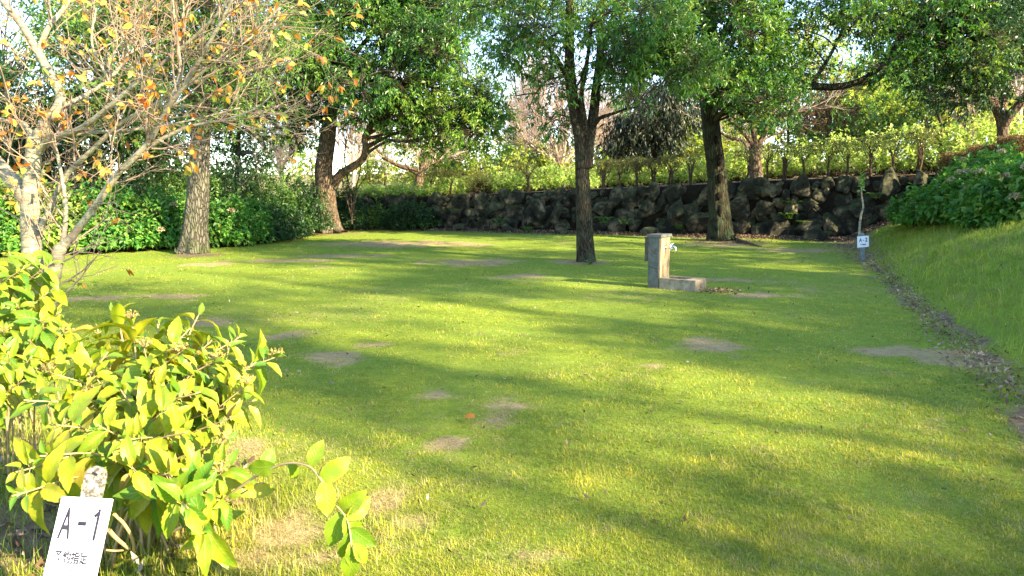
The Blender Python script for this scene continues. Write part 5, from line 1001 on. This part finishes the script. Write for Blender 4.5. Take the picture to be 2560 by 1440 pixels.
# ------------------------------------------------------------------ trees beside and behind the viewer (they cast the dapple)
SH = np.array([math.sin(SUN_AZ), math.cos(SUN_AZ)]); SQ = np.array([-SH[1], SH[0]])
SD3 = np.array(sdir[:])
GAPS = [((2.4, 11.4, .45), .75), ((-7.4, 17.7, 2.6), .8), ((-7.4, 17.7, 1.4), .5), ((-6.4, 26.6, 2.2), .9), ((5.0, 22.2, .1), .3)]
GAPS += [((*G(a, b_)[:2], 0), c_*.5) for a, b_, c_ in [(1620, 765, .55), (1480, 790, .6), (1760, 790, .5), (1950, 725, .35), (870, 692, .4), (960, 678, .35), (620, 636, .55), (560, 705, .4), (1300, 850, .9), (1500, 900, .8), (1200, 790, .7), (1650, 960, .6), (1950, 950, .35), (2200, 1060, .35), (2080, 1010, .35), (1850, 1060, .3), (1300, 770, .6), (1100, 850, .6), (1750, 1130, .25), (2350, 1110, .2), (1100, 1150, .25)]]
def thin(cl):
    cl = np.array(cl); k = np.ones(len(cl), bool)
    for g_, rad in GAPS:
        d = cl[:, :3]-np.array(g_); t = d@SD3; dist = np.linalg.norm(d-t[:, None]*SD3, axis=1); k &= ~((dist < rad+cl[:, 3]*.45) & (t > 0))
    return cl[k]
def off_tree(q, r, h, rad, z0, n, seed, lab, dens=26, cl=None):
    p = SQ*q+SH*r; rg = np.random.default_rng(seed); z = gz(p[0], p[1]); c = []
    for _ in range(n):
        u = rdir(rg, 1)[0]*rg.random()**.33; c.append([p[0]+u[0]*rad, p[1]+u[1]*rad, z+z0+(h-z0)*(.5+.5*u[2]), rg.uniform(.45, .95)])
    sk = [(np.array([[p[0], p[1], z-.2], [p[0]+.1, p[1], z+h*.35], [p[0]-.1, p[1]+.1, z+h*.6], [p[0], p[1], z+h*.95]]), .28, .06)]
    for k in range(6):
        a = rg.uniform(0, 6.28); s = z0*.8+k*(h-z0)*.13; sk.append((np.array([[p[0], p[1], z+s], [p[0]+math.cos(a)*rad*.5, p[1]+math.sin(a)*rad*.5, z+s+rad*.3], [p[0]+math.cos(a)*rad*.95, p[1]+math.sin(a)*rad*.95, z+s+rad*.5]]), .11, .03))
    make_tree('shade_tree', lab, 'tree', (p[0], p[1], z), None, 0, None, 'leaf_oak', 'bark_dark', seed, 'trees beside the viewer', dens=dens, nl=8, L=.14, W=.055, trunk_sides=12, world_skel=sk, world_clumps=thin(c), tl=.4)
off_tree(12.2, 9.5, 8.0, 2.4, 2.2, 52, 701, 'leafy tree just outside the right of the frame near the bank', 44)
off_tree(14.0, 14.5, 12.5, 3.5, 4.0, 150, 702, 'tall leafy tree further outside the right of the frame', 40)
off_tree(19.5, 9.5, 9.5, 3.2, 2.5, 80, 703, 'tall leafy tree beyond the bank outside the right of the frame', 40)
def tall_tree(q, r_, seed, lab, bands, dens=95):
    rg = np.random.default_rng(seed); p = SQ*q+SH*r_; z = gz(p[0], p[1]); c = []
    for z0, z1, q0, q1, n in bands:
        for _ in range(n):
            pp = SQ*rg.uniform(q0, q1)+SH*(r_+rg.uniform(-1.6, 1.6)); c.append([pp[0], pp[1], rg.uniform(z0, z1), rg.uniform(.22, .6)])
    zt = max(b[1] for b in bands); sk = [(np.array([[p[0], p[1], z-.2], [p[0]+.3, p[1]+.2, z+zt*.35], [p[0]-.2, p[1]-.1, z+zt*.65], [p[0], p[1], z+zt*.97]]), .17, .04)]
    make_tree('shade_tree', lab, 'tree', (p[0], p[1], z), None, 0, None, 'leaf_oak', 'bark_dark', seed, 'trees behind the viewer', dens=dens, nl=8, L=.15, W=.06, trunk_sides=12, world_skel=sk, world_clumps=thin(c), tl=.45)
tall_tree(8.0, 24.0, 711, 'tall open tree far behind the right shoulder of the viewer', [(9.5, 13.3, 6.2, 10.6, 150), (13.3, 15.5, 6.5, 10.5, 40), (15.5, 18.5, 6.5, 10.5, 26), (15.8, 17.5, 9.3, 11.2, 14)])
tall_tree(5.0, 25.0, 712, 'tall sparse tree far behind the viewer', [(9.0, 13.6, 3.8, 6.2, 66), (13.6, 15.2, 4.0, 6.5, 15), (15.2, 16.8, 3.6, 4.9, 22), (16.5, 20, 4.3, 6.6, 26)])
tall_tree(3.2, 24.0, 713, 'slim tree straight behind the viewer', [(9.5, 13.4, 2.7, 4.2, 28), (13.8, 16, 2.9, 4.4, 9)])
tall_tree(11.5, 20.0, 714, 'very tall tree beyond the right edge of the frame', [(14.0, 19.5, 9.9, 14.0, 95), (9.0, 13.5, 9.6, 13.0, 90)])

def scar(tree_name, px, py, Y, rx, rz_, nm='bark_scar'):
    t = bpy.data.objects[tree_name]; v, f = ico(2); p = P(px, py, Y); v = v*np.array([rx, .05, rz_])*(1+.5*(fbm(v*2, int(px), 2)-.5)[:, None])+p; bf = Buf(); bf.add(v, None, f); bf.build(nm, M['hollow'], t, True, t.location)
M['hollow'] = plain('dark_bark_hollow', (.004, .003, .003), (.018, .014, .01), 20, .95, .05, bump=.8, dist=.02)
scar('evergreen_oak.001', 803, 518, 26.42, .07, .09, 'knot_hole')
for px, py, a, b in ((1799, 400, .09, .2), (1800, 445, .08, .16), (1797, 490, .08, .12), (1800, 527, .07, .2), (1790, 350, .06, .12)): scar('evergreen_oak.003', px, py, 22.17, a, b)
